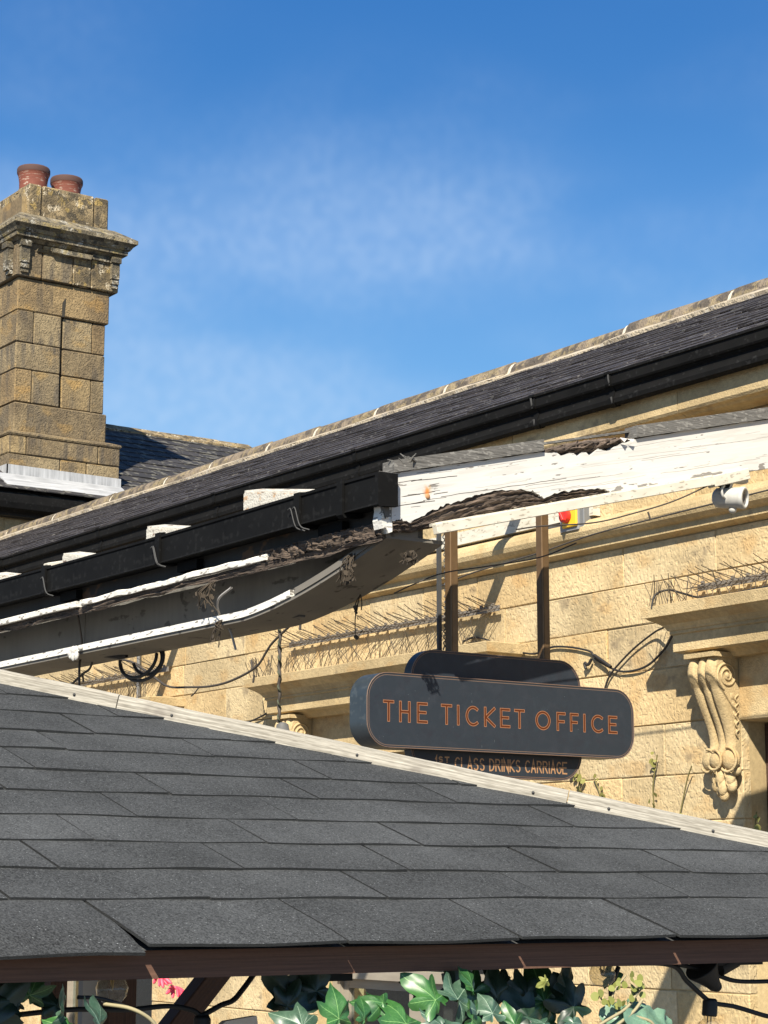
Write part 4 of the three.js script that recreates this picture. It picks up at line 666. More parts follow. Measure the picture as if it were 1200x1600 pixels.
  build('long_board', 1.418, 0.300, 0.102, -6.75, 2.869, -4.702, 0.122, 2048, (line, glyph) => {
    line(0.010, '#77604f', 0.0022);
    const L = [['T', 0.079, 0.133], ['H', 0.158, 0.214], ['E', 0.246, 0.300], ['T', 0.368, 0.424], ['I', 0.449, 0.462], ['C', 0.494, 0.562], ['K', 0.590, 0.649], ['E', 0.674, 0.728], ['T', 0.750, 0.806], ['O', 0.864, 0.946], ['F', 0.980, 1.030], ['F', 1.054, 1.102], ['I', 1.124, 1.146], ['C', 1.173, 1.243], ['E', 1.270, 1.322]];
    L.forEach(([ch, a, b]) => { const t = (a - 0.079) / 1.243, y1 = mix(0.112, 0.118, t), y0 = mix(0.196, 0.193, t); glyph(ch, a + 0.006, b - 0.006, y0 - 0.005, y1 + 0.005, '#98694a', 0.0128, '#52270f', 0.0078); });
  }, 'long navy pill-shaped front board with copper outlined lettering');
  for (const [z, y] of [[-5.165, 3.94], [-5.66, 4.05]]) part(sign, 'post', [boxUV(new RoundedBoxGeometry(0.042, y - 3.25, 0.042, 2, 0.006).translate(-6.812, (y + 3.25) / 2, z - 0.01)), boxUV(span(-6.793, -6.7895, 3.25, y - 0.01, z - 0.002, z + 0.003))], brownSteel);
}

sign.position.set(-6.728, 2.766, -5.342);

// ---------------------------------------------------------------- small fittings on canopy and wall
{
  const galv = M({ color: rgb(0.09, 0.092, 0.095), roughness: 0.55, metalness: 0.4 });
  const rod = thing('hanging_chain', [-6.8, 3.29, -5.11], 'thin grey strap and chain hanging beside the left sign post', 'chain');
  part(rod, 'strap', boxUV(span(-6.808, -6.796, 3.285, 3.80, -5.108, -5.090)), galv);
  { const pts = []; for (let i = 0; i <= 60; i++) { const t = i / 60; pts.push([-6.788 + 0.004 * Math.sin(i * 2.1), 3.79 - t * 0.5, -5.112 - 0.01 * Math.sin(t * 3.1) + 0.005 * Math.cos(i * 2.1)]); } part(rod, 'chain', tube(pts, 0.0028, 180, 5), galv); }
  // security camera
  const white = M({ map: tex(256, 256, (u, v) => mix3([0.34, 0.33, 0.30], [0.52, 0.51, 0.47], fbm(u, v, 8, 8, 5, 1201)), 0.2), roughness: 0.6 });
  const cam = thing('security_camera', [-6.30, 4.0, -6.33], 'grey white weathered bullet security camera under the white board end', 'camera');
  const ax = V(0.9, -0.10, -0.42).normalize(), c0 = V(-6.300, 3.992, -6.315), qd = new THREE.Quaternion().setFromUnitVectors(V(0, 1, 0), ax);
  const onAxis = (g) => g.applyQuaternion(qd).translate(c0.x, c0.y, c0.z);
  part(cam, 'body', boxUV(onAxis(new THREE.LatheGeometry([[0, -0.075], [0.03, -0.074], [0.042, -0.062], [0.046, -0.04], [0.046, 0.045], [0.049, 0.05], [0.049, 0.066], [0.044, 0.07], [0.034, 0.07], [0.032, 0.045], [0, 0.045]].map((p) => new THREE.Vector2(...p)), 32))), white);
  part(cam, 'lens', onAxis(new THREE.LatheGeometry([[0.031, 0.046], [0.028, 0.062], [0.02, 0.064], [0.016, 0.056], [0, 0.058]].map((p) => new THREE.Vector2(...p)), 24)), M({ color: rgb(0.14, 0.13, 0.12), roughness: 0.25 }));
  part(cam, 'sensor_knob', new THREE.SphereGeometry(0.018, 14, 10).scale(1, 0.9, 1).translate(-6.292, 3.938, -6.32), white);
  part(cam, 'bracket', [bar([-6.30, 4.03, -6.30], [-6.30, 4.085, -6.33], 0.016, 10), new RoundedBoxGeometry(0.05, 0.055, 0.10, 2, 0.012).translate(-6.298, 4.09, -6.36), tube([[-6.29, 4.04, -6.27], [-6.28, 4.02, -6.245], [-6.28, 3.99, -6.25], [-6.29, 3.985, -6.27]], 0.006, 16, 6)], white);
  part(cam, 'bracket_arm', boxUV(new RoundedBoxGeometry(0.04, 0.022, 0.10, 1, 0.004).rotateX(-0.25).translate(-6.305, 4.052, -6.26)), blackPlastic);
  // isolator switch
  const iso = thing('isolator_switch', [-8.9, 4.33, -7.65], 'grey electrical box with a red rotary knob on a yellow plate on the wall', 'switch box');
  const gbox = M({ color: rgb(0.15, 0.155, 0.16), roughness: 0.5 });
  part(iso, 'box', boxUV(new RoundedBoxGeometry(0.215, 0.165, 0.10, 2, 0.008).translate(-8.86, 4.405, -7.648)), gbox);
  part(iso, 'cover', boxUV(new RoundedBoxGeometry(0.16, 0.13, 0.02, 2, 0.005).translate(-8.865, 4.405, -7.592)), M({ color: rgb(0.22, 0.225, 0.23), roughness: 0.5 }));
  part(iso, 'yellow_plate', new RoundedBoxGeometry(0.13, 0.12, 0.016, 3, 0.012).translate(-8.85, 4.42, -7.576), M({ color: rgb(0.75, 0.47, 0.03), roughness: 0.5 }));
  part(iso, 'red_knob', [new THREE.CylinderGeometry(0.036, 0.040, 0.03, 24).rotateX(Math.PI / 2).translate(-8.868, 4.425, -7.554), new RoundedBoxGeometry(0.018, 0.066, 0.026, 2, 0.006).rotateZ(0.5).translate(-8.868, 4.425, -7.532)], M({ color: rgb(0.62, 0.025, 0.02), roughness: 0.4 }));
  solo('junction_box', boxUV(new RoundedBoxGeometry(0.15, 0.085, 0.07, 2, 0.006).translate(-9.06, 4.365, -7.665)), M({ color: rgb(0.07, 0.07, 0.07), roughness: 0.6 }), 'small dark junction box left of the red knob switch', 'electrical box');
  // bird spikes
  const strips = [[-7.90, -5.6, 3.90, 'bird spike strip above the right door hood', 1], [-11.95, -9.62, 3.985, 'bird spike strip above the hood behind the sign', 1], [-16.0, -13.75, 3.97, 'bird spike strip above the hood at far left', 1]];
  strips.forEach(([x0, x1, y, label], si) => {
    const hy = 3.793 + [0, -0.045, -0.06][si];
    const st = thing('bird_spikes', [(x0 + x1) / 2, y - 0.08, WZ + 0.1], 'thin metal ' + label, 'bird spikes');
    const base = [], sp = [];
    for (let x = x0; x < x1; x += 0.112) base.push(boxUV(span(x, x + 0.104, y - 0.018, y + 0.018, WZ + 0.04, WZ + 0.048)), boxUV(span(x + 0.03, x + 0.05, y + 0.018, y + 0.034, WZ + 0.04, WZ + 0.052)));
    part(st, 'base_strip', base, M({ color: rgb(0.17, 0.15, 0.125), roughness: 0.7 }));
    for (let x = x0 + 0.02; x < x1; x += 0.042) {
      sp.push(bar([x, y + 0.01, WZ + 0.045], [x - rr(0.01, 0.07), y + rr(0.05, 0.10), WZ + rr(0.15, 0.22)], 0.0027, 4));
      sp.push(bar([x + 0.02, y, WZ + 0.045], [x + rr(-0.05, 0.06), y + rr(-0.06, 0.0), WZ + rr(0.14, 0.19)], 0.0024, 4));
    }
    for (let x = x0 - 0.16; x < x1 + 0.12; x += 0.036) sp.push(bar([x, hy, WZ + rr(0.22, 0.26)], [x + rr(-0.07, 0.07), hy + rr(0.10, 0.15), WZ + rr(0.19, 0.32)], 0.0024, 4));
    for (let k = 0; k < 14; k++) { const x = x0 - 0.17 + rr(0, 0.3); sp.push(bar([x, hy, WZ + 0.25], [x + rr(-0.09, 0.06), hy + rr(0.11, 0.17), WZ + rr(0.2, 0.34)], 0.0024, 4)); }
    part(st, 'spikes', sp, spikeMat, null, 'stuff');
  });
  // cables
  const cableM = M({ color: rgb(0.018, 0.016, 0.015), roughness: 0.6 }), wireM = M({ color: rgb(0.05, 0.042, 0.035), roughness: 0.7 });
  const Z = WZ + 0.02;
  solo('wall_cable', [tube([[-8.15, 3.71, Z + 0.05], [-8.263, 3.70, Z + 0.01], [-8.42, 3.64, Z], [-8.54, 3.573, Z], [-8.65, 3.493, Z], [-8.70, 3.40, Z], [-8.71, 3.32, Z]], 0.006, 50), tube([[-8.08, 3.66, Z + 0.05], [-8.20, 3.60, Z], [-8.331, 3.526, Z], [-8.47, 3.505, Z], [-8.595, 3.521, Z], [-8.756, 3.593, Z], [-8.80, 3.64, Z], [-8.865, 3.662, Z], [-9.0, 3.69, Z], [-9.15, 3.704, Z], [-9.3, 3.68, Z], [-9.447, 3.70, Z], [-9.63, 3.72, Z], [-9.70, 3.775, Z], [-9.785, 3.815, Z], [-9.9, 3.835, Z], [-10.0, 3.82, Z]], 0.0065, 110), tube([[-8.62, 3.54, Z + 0.015], [-8.68, 3.575, Z + 0.015], [-8.76, 3.62, Z + 0.015]], 0.009, 12), tube([[-8.79, 3.60, Z + 0.01], [-8.82, 3.57, Z + 0.012], [-8.85, 3.585, Z + 0.012], [-8.84, 3.55, Z + 0.012]], 0.009, 14)], cableM, 'black cable looping across the stone wall right of the sign posts', 'cable');
  solo('wall_cable', [tube([[-7.99, 3.78, WZ + 0.30], [-7.985, 3.85, WZ + 0.28], [-7.97, 3.885, WZ + 0.2], [-7.86, 3.855, WZ + 0.2], [-7.72, 3.815, WZ + 0.22], [-7.55, 3.80, WZ + 0.24], [-7.3, 3.803, WZ + 0.25], [-6.9, 3.81, WZ + 0.25]], 0.006, 50)], cableM, 'black cable lying on top of the right door hood', 'cable');
  solo('wall_cable', [tube([[-11.98, 3.62, WZ + 0.03], [-12.15, 3.57, Z], [-12.4, 3.51, Z], [-12.75, 3.46, Z]], 0.006, 24)], cableM, 'black cable bending round the left end of the middle hood', 'cable');
  solo('wall_cable', [tube([[-9.99, 3.11, Z], [-9.993, 2.98, Z], [-9.996, 2.7, Z]], 0.007, 12)], cableM, 'short vertical black cable below the hanging sign', 'cable');
  solo('wall_pipe', [bar([-14.16, 4.15, WZ + 0.03], [-14.14, 3.3, WZ + 0.03], 0.016, 8)], M({ color: rgb(0.14, 0.14, 0.14), roughness: 0.6 }), 'thin grey vertical conduit on the far left wall', 'pipe');
  // strings of thin wire under the canopy
  solo('light_wire', [tube([[-9.2, 4.00, -6.9], [-8.9, 4.04, -6.9], [-8.311, 4.075, -6.9], [-7.886, 4.112, -6.9], [-7.379, 4.129, -6.9], [-6.931, 4.14, -6.9], [-6.5, 4.15, -6.9]], 0.0042, 60)], wireM, 'lower thin wire stretched across behind the sign posts', 'wire');
  solo('light_wire', [tube([[-6.262, 3.72, -5.08], [-6.262, 3.745, -5.197], [-6.262, 3.79, -5.487], [-6.26, 3.85, -5.70], [-6.262, 3.93, -5.939], [-6.268, 4.03, -6.168]], 0.0035, 50), bar([-6.26, 3.868, -5.79], [-6.258, 3.835, -5.802], 0.004, 5)], wireM, 'upper thin wire sagging below the white board towards the camera', 'wire');
  solo('light_wire', [tube([[-6.75, 3.50, -4.83], [-6.72, 3.537, -4.9], [-6.65, 3.587, -5.007], [-6.6, 3.625, -5.193], [-6.6, 3.69, -5.479], [-6.5, 3.75, -5.6]], 0.003, 40)], wireM, 'thin wire crossing just below the tops of the sign posts', 'wire');
  solo('light_wire', [tube([[-10.9, 3.72, -5.6], [-10.865, 3.66, -5.6], [-10.466, 3.61, -5.6], [-10.2, 3.51, -5.6], [-9.994, 3.425, -5.6], [-9.75, 3.40, -5.6], [-9.518, 3.387, -5.6], [-9.3, 3.40, -5.6], [-9.062, 3.45, -5.6], [-8.95, 3.53, -5.6], [-8.878, 3.573, -5.6], [-8.579, 3.70, -5.6], [-8.45, 3.78, -5.6]], 0.0065, 80), bar([-9.10, 3.44, -5.6], [-9.11, 3.49, -5.6], 0.006, 5), bar([-9.08, 3.41, -5.6], [-9.09, 3.37, -5.6], 0.006, 5), bar([-8.64, 3.67, -5.6], [-8.645, 3.60, -5.6], 0.007, 5), tube([[-9.65, 3.39, -5.6], [-9.68, 3.36, -5.59], [-9.73, 3.35, -5.6]], 0.004, 8)], wireM, 'dark festoon wire sagging in front of the middle hood', 'wire');
  solo('light_wire', [tube([[-9.5, 3.28, -4.72], [-9.432, 3.33, -4.72], [-9.3, 3.38, -4.72], [-9.225, 3.40, -4.72], [-9.144, 3.445, -4.70]], 0.006, 24), bar([-9.3, 3.385, -4.72], [-9.29, 3.34, -4.72], 0.005, 5)], wireM, 'short dark wire under the lower left of the canopy', 'wire');
  const loops = []; for (const [cx, cy, rx, ry, ph] of [[-8.73, 3.40, 0.155, 0.085, 0], [-8.72, 3.395, 0.175, 0.095, 0.2], [-8.70, 3.405, 0.13, 0.075, 0.5]]) { const p = []; for (let i = 0; i <= 26; i++) { const a = Math.PI * (0.95 + ph * 0.2) + i / 26 * Math.PI * 1.12; p.push([cx + rx * Math.cos(a), cy + ry * Math.sin(a), -4.74 + 0.03 * Math.sin(a * 0.5 + ph * 4)]); } loops.push(tube(p, 0.0085, 60)); }
  solo('cable_coil', [...loops, tube([[-8.95, 3.44, -4.66], [-8.85, 3.425, -4.68], [-8.8, 3.43, -4.7]], 0.014, 12)], cableM, 'coil of black cable hanging under the lower canopy ledge', 'cable');
  solo('vertical_wire', [tube([[-9.165, 3.72, -4.6], [-9.15, 3.60, -4.62], [-9.152, 3.48, -4.64], [-9.10, 3.40, -4.6], [-9.09, 3.25, -4.6]], 0.006, 24)], wireM, 'dark wire down the joint of the canopy side panels', 'wire');
  solo('bent_wire', [tube([[-7.613, 3.335, -4.6], [-7.63, 3.42, -4.58], [-7.622, 3.486, -4.52], [-7.564, 3.54, -4.48], [-7.45, 3.578, -4.476]], 0.0052, 30)], M({ color: rgb(0.34, 0.32, 0.30), roughness: 0.6 }), 'pale bent rod sticking out of the canopy ledge', 'rod');
  // pendant lamp on its cord, dome just above the roof edge
  const lamp = thing('pendant_lamp', [-8.83, 3.0, -5.6], 'grey dome pendant lamp on a twisted cord in front of the middle hood', 'lamp');
  { const p = [], p2 = []; for (let i = 0; i <= 40; i++) { const t = i / 40, y = 3.70 - t * 0.555; p.push([-8.835 + 0.006 * Math.sin(i * 0.9), y, -5.6]); p2.push([-8.833 + 0.016 * Math.sin(i * 1.15 + 1), y, -5.6 + 0.016 * Math.cos(i * 1.15)]); } part(lamp, 'cord', tube(p, 0.009, 80), wireM); part(lamp, 'twist_wire', tube(p2, 0.0045, 120, 5), M({ color: rgb(0.07, 0.08, 0.05), roughness: 0.8 })); }
  part(lamp, 'shade', new THREE.LatheGeometry([[0.012, 0.16], [0.03, 0.15], [0.035, 0.12], [0.08, 0.10], [0.13, 0.06], [0.15, 0.0], [0.147, 0.0], [0.12, 0.055], [0.02, 0.11]].map((q) => new THREE.Vector2(...q)), 32).translate(-8.80, 2.985, -5.6), M({ color: rgb(0.10, 0.10, 0.095), roughness: 0.6, side: THREE.DoubleSide }));
  // weeds and dry tufts
  const stemM = M({ color: rgb(0.16, 0.14, 0.05), roughness: 0.9 }), leafY = M({ color: rgb(0.20, 0.19, 0.045), roughness: 0.7, side: THREE.DoubleSide }), dry = M({ color: rgb(0.05, 0.038, 0.026), roughness: 1, side: THREE.DoubleSide });
  const leaflet = (x, y, z, s, ax = rr(0, 6), tilt = rr(-0.6, 0.6)) => { const sh = new THREE.CircleGeometry(s, 7); sh.scale(0.75, 1, 1); const p = sh.attributes.position; for (let i = 0; i < p.count; i++) p.setZ(i, -6 * p.getX(i) * p.getX(i) / s * 0.1); sh.rotateZ(ax).rotateX(tilt).rotateY(rr(-0.6, 0.9)); return sh.translate(x, y, z); };
  const weed = (pts, n, s, label, spread = 0.03, mat = leafY) => { const w = thing('wall_weed', pts[0], label, 'weed'); part(w, 'stem', tube(pts, 0.004, pts.length * 6, 5), stemM); const c = new THREE.CatmullRomCurve3(pts.map((p) => V(...p))); for (let i = 0; i < n; i++) { const q = c.getPoint(R()); part(w, 'leaf', leaflet(q.x + rr(-spread, spread), q.y + rr(-0.02, 0.02), q.z + rr(0.003, 0.02), s * rr(0.6, 1.3)), mat); } };
  const wz = WZ + 0.015;
  weed([[-8.94, 2.74, wz], [-8.93, 2.86, wz], [-8.92, 2.98, wz + 0.01]], 16, 0.02, 'small yellow green weed on the wall right below the sign corner', 0.06);
  weed([[-8.74, 2.72, wz], [-8.755, 2.83, wz], [-8.80, 2.94, wz + 0.01]], 13, 0.016, 'small weed on the wall second right of the sign corner', 0.035);
  weed([[-8.34, 2.66, wz], [-8.32, 2.75, wz], [-8.307, 2.87, wz + 0.012], [-8.26, 3.03, wz + 0.02]], 13, 0.018, 'tall upright leafy weed on the wall left of the carved bracket', 0.03);
  weed([[-8.125, 2.68, wz], [-8.09, 2.78, wz], [-8.03, 2.89, wz + 0.02], [-7.985, 2.955, wz + 0.03]], 1, 0.012, 'bare thin green stem leaning towards the carved bracket');
  weed([[-7.55, 2.45, wz + 0.02], [-7.53, 2.58, wz + 0.04], [-7.50, 2.70, wz + 0.05]], 12, 0.022, 'leafy green weed at the foot of the dark doorway on the right', 0.035);
  const tuft = (x, y, z, dx, dy, n, label) => { const g = [], l = []; for (let k = 0; k < n; k++) { const a = [x + rr(-dx, dx) * 0.3, y, z], b = [x + rr(-dx, dx), y - dy * rr(0.3, 1), z + rr(0, 0.04)], m = [(a[0] + b[0]) / 2 + rr(-0.02, 0.02), (a[1] + b[1]) / 2, z + rr(0, 0.05)]; g.push(tube([a, m, b], 0.0028, 9, 4)); for (let j = 0; j < 3; j++) l.push(leaflet(mix(m[0], b[0], R()), mix(m[1], b[1], R()), z + rr(0, 0.04), rr(0.006, 0.014))); } const t = thing('dry_weed', [x, y, z], label, 'dead weed'); part(t, 'stems', g, dry); part(t, 'leaves', l, dry, null, 'stuff'); };
  tuft(-7.61, 3.62, -4.475, 0.10, 0.16, 9, 'dried weed hanging from the canopy trim left of the arch');
  tuft(-7.56, 3.45, -4.49, 0.06, 0.12, 5, 'wisp of dry weed hanging below the white ledge');
  tuft(-6.57, 3.61, -4.50, 0.07, 0.14, 10, 'clump of dead weed hanging in the crook of the arch');
  tuft(-6.34, 3.60, -4.62, 0.05, 0.06, 8, 'small dark clump of dead weed at the arch tip by the rail');
  tuft(-6.86, 3.50, -4.74, 0.02, 0.22, 3, 'thin dry tendril hanging left of the chain');
}

// ---------------------------------------------------------------- gazebo
const PH = 18.5 * Math.PI / 180, EX = -2.5, EY = 2.2285, CO = V(-2.5, 2.2285, -3.60);
const gaz = thing('gazebo', [-4.3, 0, -1.5], 'wooden garden gazebo with grey felt shingle roof and pale wood hip battens', 'gazebo');
{
  const half = 2.11, zA = CO.z + half, ap = V(-4.3, EY + 1.8 * Math.tan(PH), zA), zFar = CO.z + 2 * half, xFar = -6.1;
  const slope = (a, b, c) => fixOut2([a, b, c]);
  function fixOut2([a, b, c]) { const P = [...a, ...b, ...c]; const g = fromTris(P); return g; }
  const ins = 0.014, iy = ins * Math.tan(PH); const E1 = [EX - ins, EY - 0.012 + iy, CO.z + 0.03], E2 = [EX - ins, EY - 0.012 + iy, zFar - 0.03], E3 = [xFar, EY - 0.008, zFar], E4 = [xFar, EY - 0.008, CO.z], AP = [ap.x, ap.y - 0.008, ap.z];
  const dbl = M({ map: feltMap, roughness: 1, side: THREE.DoubleSide });
  const roof = part(gaz, 'roof', [boxUV(slope(E1, AP, E2)), boxUV(slope(E2, AP, E3)), boxUV(slope(E3, AP, E4)), boxUV(slope(E4, AP, E1))], dbl);
  // felt shingles of the front slope, one by one
  const cs = Math.cos(PH), sn = Math.sin(PH), S = 1.8 / cs;
  const zhip = (s) => mix(CO.z, zA, s / S), zhip2 = (s) => mix(zFar, zA, s / S);
  const starts = [0, 0.178, 0.318, 0.46, 0.60, 0.745, 0.884, 1.03, 1.165, 1.325, 1.47, 1.615, 1.76];
  const seam = [-1.362, -1.568, -1.385, -1.514, -1.661, -1.80, -1.601, -1.733, -1.853, -1.985, -1.80, -1.70, -1.75];
  const pos = (s, z, h) => [EX - s * cs + h * sn, EY + s * sn + h * cs, z];
  for (let r = 0; r < starts.length - 1; r++) {
    const s0 = starts[r] - (r ? 0.004 : 0.008), s1 = starts[r + 1] + 0.02, w = 0.325 - r * 0.0016;
    let k0 = Math.floor((seam[r] - zFar) / w);
    for (let k = -14; k < 16; k++) {
      let za = seam[r] + k * w + rr(-0.004, 0.004), zb = seam[r] + (k + 1) * w - 0.0045 + rr(-0.002, 0.002);
      if (zb < zhip(s0) || za > zhip2(s0)) continue;
      const droop = r ? 0 : rr(-0.001, 0.004) + (k >= 0 ? 0.010 : 0), wav = rr(0, 9), lift = rr(0.0028, 0.0046);
      const nu = 10, nv = 5;
      const top = (u, v, h) => {
        let s = mix(s0 + 0.0025 * Math.sin(u * 5 + wav) , s1, v), z = mix(za, zb, u);
        if (r === 0) z += -0.012 * Math.pow(1 - v, 2);
        z = Math.min(zhip2(s), Math.max(zhip(s), z));
        let hh = h + lift * (1 - v) + 0.0006 * Math.sin(u * 7 + wav);
        const p = pos(s, z, hh);
        if (r === 0) { const q = Math.max(0, 0.1 - (s + 0.008)) / 0.1; p[1] -= (0.002 + droop) * q * q; p[0] -= 0.002 * q * q * q; }
        return p;
      };
      const a = grid(nu, nv, (u, v) => top(1 - u, v, 0.0045), (u, v) => [mix(zb, za, u), mix(s0, s1, v)]);
      const front = grid(nu, 1, (u, v) => top(1 - u, 0, v * 0.0045), (u, v) => [u, v]);
      const sd1 = grid(nv, 1, (u, v) => top(0, 1 - u, v * 0.0045)), sd2 = grid(nv, 1, (u, v) => top(1, u, v * 0.0045));
      const bot = r ? [] : [grid(nu, nv, (u, v) => top(u, v, 0))];
      part(roof, 'shingle', [a, front, sd1, sd2, ...bot], feltMats[Math.floor(R() * 4)]);
    }
  }
  // hip battens, pale weathered wood in butt-jointed lengths
  const hip = (t, h) => { const p = CO.clone().lerp(ap, t); p.y += h; return p; };
  const hd = ap.clone().sub(CO).normalize(), sidev = hd.clone().cross(V(0, 1, 0)).normalize();
  const cutsT = [-0.02, 0.405, 0.742, 0.99];
  for (let k = 0; k < 3; k++) {
    const a = hip(cutsT[k] + 0.0004, 0.011), b = hip(cutsT[k + 1] - 0.0004, 0.011), n = 16, L = a.distanceTo(b), W = 0.046, Hh = 0.040, o = R() * 2;
    const sec = [[-W / 2, -Hh / 2], [W / 2, -Hh / 2], [W / 2, Hh / 2 - 0.004], [W / 2 - 0.004, Hh / 2], [-W / 2 + 0.004, Hh / 2], [-W / 2, Hh / 2 - 0.004]];
    const P = [], U = [], up = sidev.clone().cross(hd), ring = (i) => { const c = a.clone().lerp(b, i / n), w = 0.0015 * (R() - 0.5); return sec.map(([x, y]) => c.clone().addScaledVector(sidev, x + w).addScaledVector(up, y + w)); };
    let prev = ring(0); const first = prev; for (let i = 1; i <= n; i++) { const cur = ring(i); for (let j = 0; j < 6; j++) { const m = (j + 1) % 6, q = [prev[j], prev[m], cur[m], cur[j]], uu = [(i - 1) / n * L, (i - 1) / n * L, i / n * L, i / n * L], vv = [0, 0.03, 0.03, 0].map((x) => x + j * 0.035 + o); for (const e of [0, 2, 1, 0, 3, 2]) { P.push(q[e].x, q[e].y, q[e].z); U.push(uu[e] + o, vv[e]); } } prev = cur; }
    for (const [ringv, rev] of [[first, false], [prev, true]]) for (let j = 1; j < 5; j++) { const t = rev ? [0, j, j + 1] : [0, j + 1, j]; for (const e of t) { P.push(ringv[e].x, ringv[e].y, ringv[e].z); U.push(o, o); } }
    const g = new THREE.BufferGeometry(); g.setAttribute('position', new THREE.Float32BufferAttribute(P, 3)); g.setAttribute('uv', new THREE.Float32BufferAttribute(U, 2)); g.computeVertexNormals();
    part(gaz, 'hip_batten', fixOut(g), paleWood);
  }
  for (const t of [0.12, 0.3, 0.375, 0.43, 0.56, 0.7, 0.775, 0.9]) { const c = hip(t, 0.007 + 0.004).addScaledVector(sidev, 0.0235), c2 = hip(t, 0.011).addScaledVector(sidev, -0.0235); part(gaz, 'nail_head', [new THREE.SphereGeometry(0.0032, 8, 6).translate(c.x, c.y, c.z), new THREE.SphereGeometry(0.0032, 8, 6).translate(c2.x, c2.y, c2.z)], jointGrey); }
  for (const c of [V(EX, EY, zFar), V(xFar, EY, zFar), V(xFar, EY, CO.z)]) part(gaz, 'hip_batten', beam([c.x, c.y + 0.019, c.z], [ap.x, ap.y + 0.019, ap.z], 0.046, 0.034), paleWood);
  // fascia boards
  const fb = (x, z0, z1) => prism([[x - 0.025, EY - 0.046], [x, EY - 0.046], [x, EY - 0.003], [x - 0.025, EY + 0.004]], 'z', z0, z1, 1);
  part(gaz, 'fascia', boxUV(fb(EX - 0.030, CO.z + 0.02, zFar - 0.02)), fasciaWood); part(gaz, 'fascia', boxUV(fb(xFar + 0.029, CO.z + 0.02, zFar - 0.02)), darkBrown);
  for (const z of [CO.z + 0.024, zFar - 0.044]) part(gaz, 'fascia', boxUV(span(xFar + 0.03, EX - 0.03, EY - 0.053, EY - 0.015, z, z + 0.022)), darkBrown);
  // beams and posts set back under the roof
  const bx = [EX - 0.30, -5.80], bz = [CO.z + 0.27, zFar - 0.27];
  for (const x of bx) part(gaz, 'beam', beam([x, 2.235, bz[0]], [x, 2.235, bz[1]], 0.09, 0.08), darkBrown);
  for (const z of bz) part(gaz, 'beam', beam([bx[0] - 0.05, 2.235, z], [bx[1] + 0.05, 2.235, z], 0.09, 0.08), darkBrown);
  for (const x of bx) for (const z of [bz[0], bz[1]]) if (!(x === bx[0] && z === bz[0])) part(gaz, 'post', boxUV(new RoundedBoxGeometry(0.1, 2.19, 0.1, 2, 0.006).translate(x, 1.098, x === -5.80 && z === bz[0] ? -3.085 : z), 0, 0, true), darkBrown);
  part(gaz, 'post', boxUV(new RoundedBoxGeometry(0.1, 2.19, 0.1, 2, 0.006).translate(bx[0], 1.098, bz[0]), 0, 0, true), darkBrown);
  part(gaz, 'brace', beam([-5.8, 1.70, -3.13], [-5.8, 2.19, -3.58], 0.07, 0.075, [1, 0, 0]), darkBrown);
  part(gaz, 'post', boxUV(span(-5.83, -5.77, 0.01, 2.19, -2.905, -2.85), 0, 0, true), darkBrown, 'slim dark post');
  part(gaz, 'pale_post', boxUV(span(-5.815, -5.785, 0.01, 2.19, -3.018, -2.966)), M({ color: rgb(0.42, 0.40, 0.37), roughness: 0.8 }), 'narrow pale grey upright strip');
}

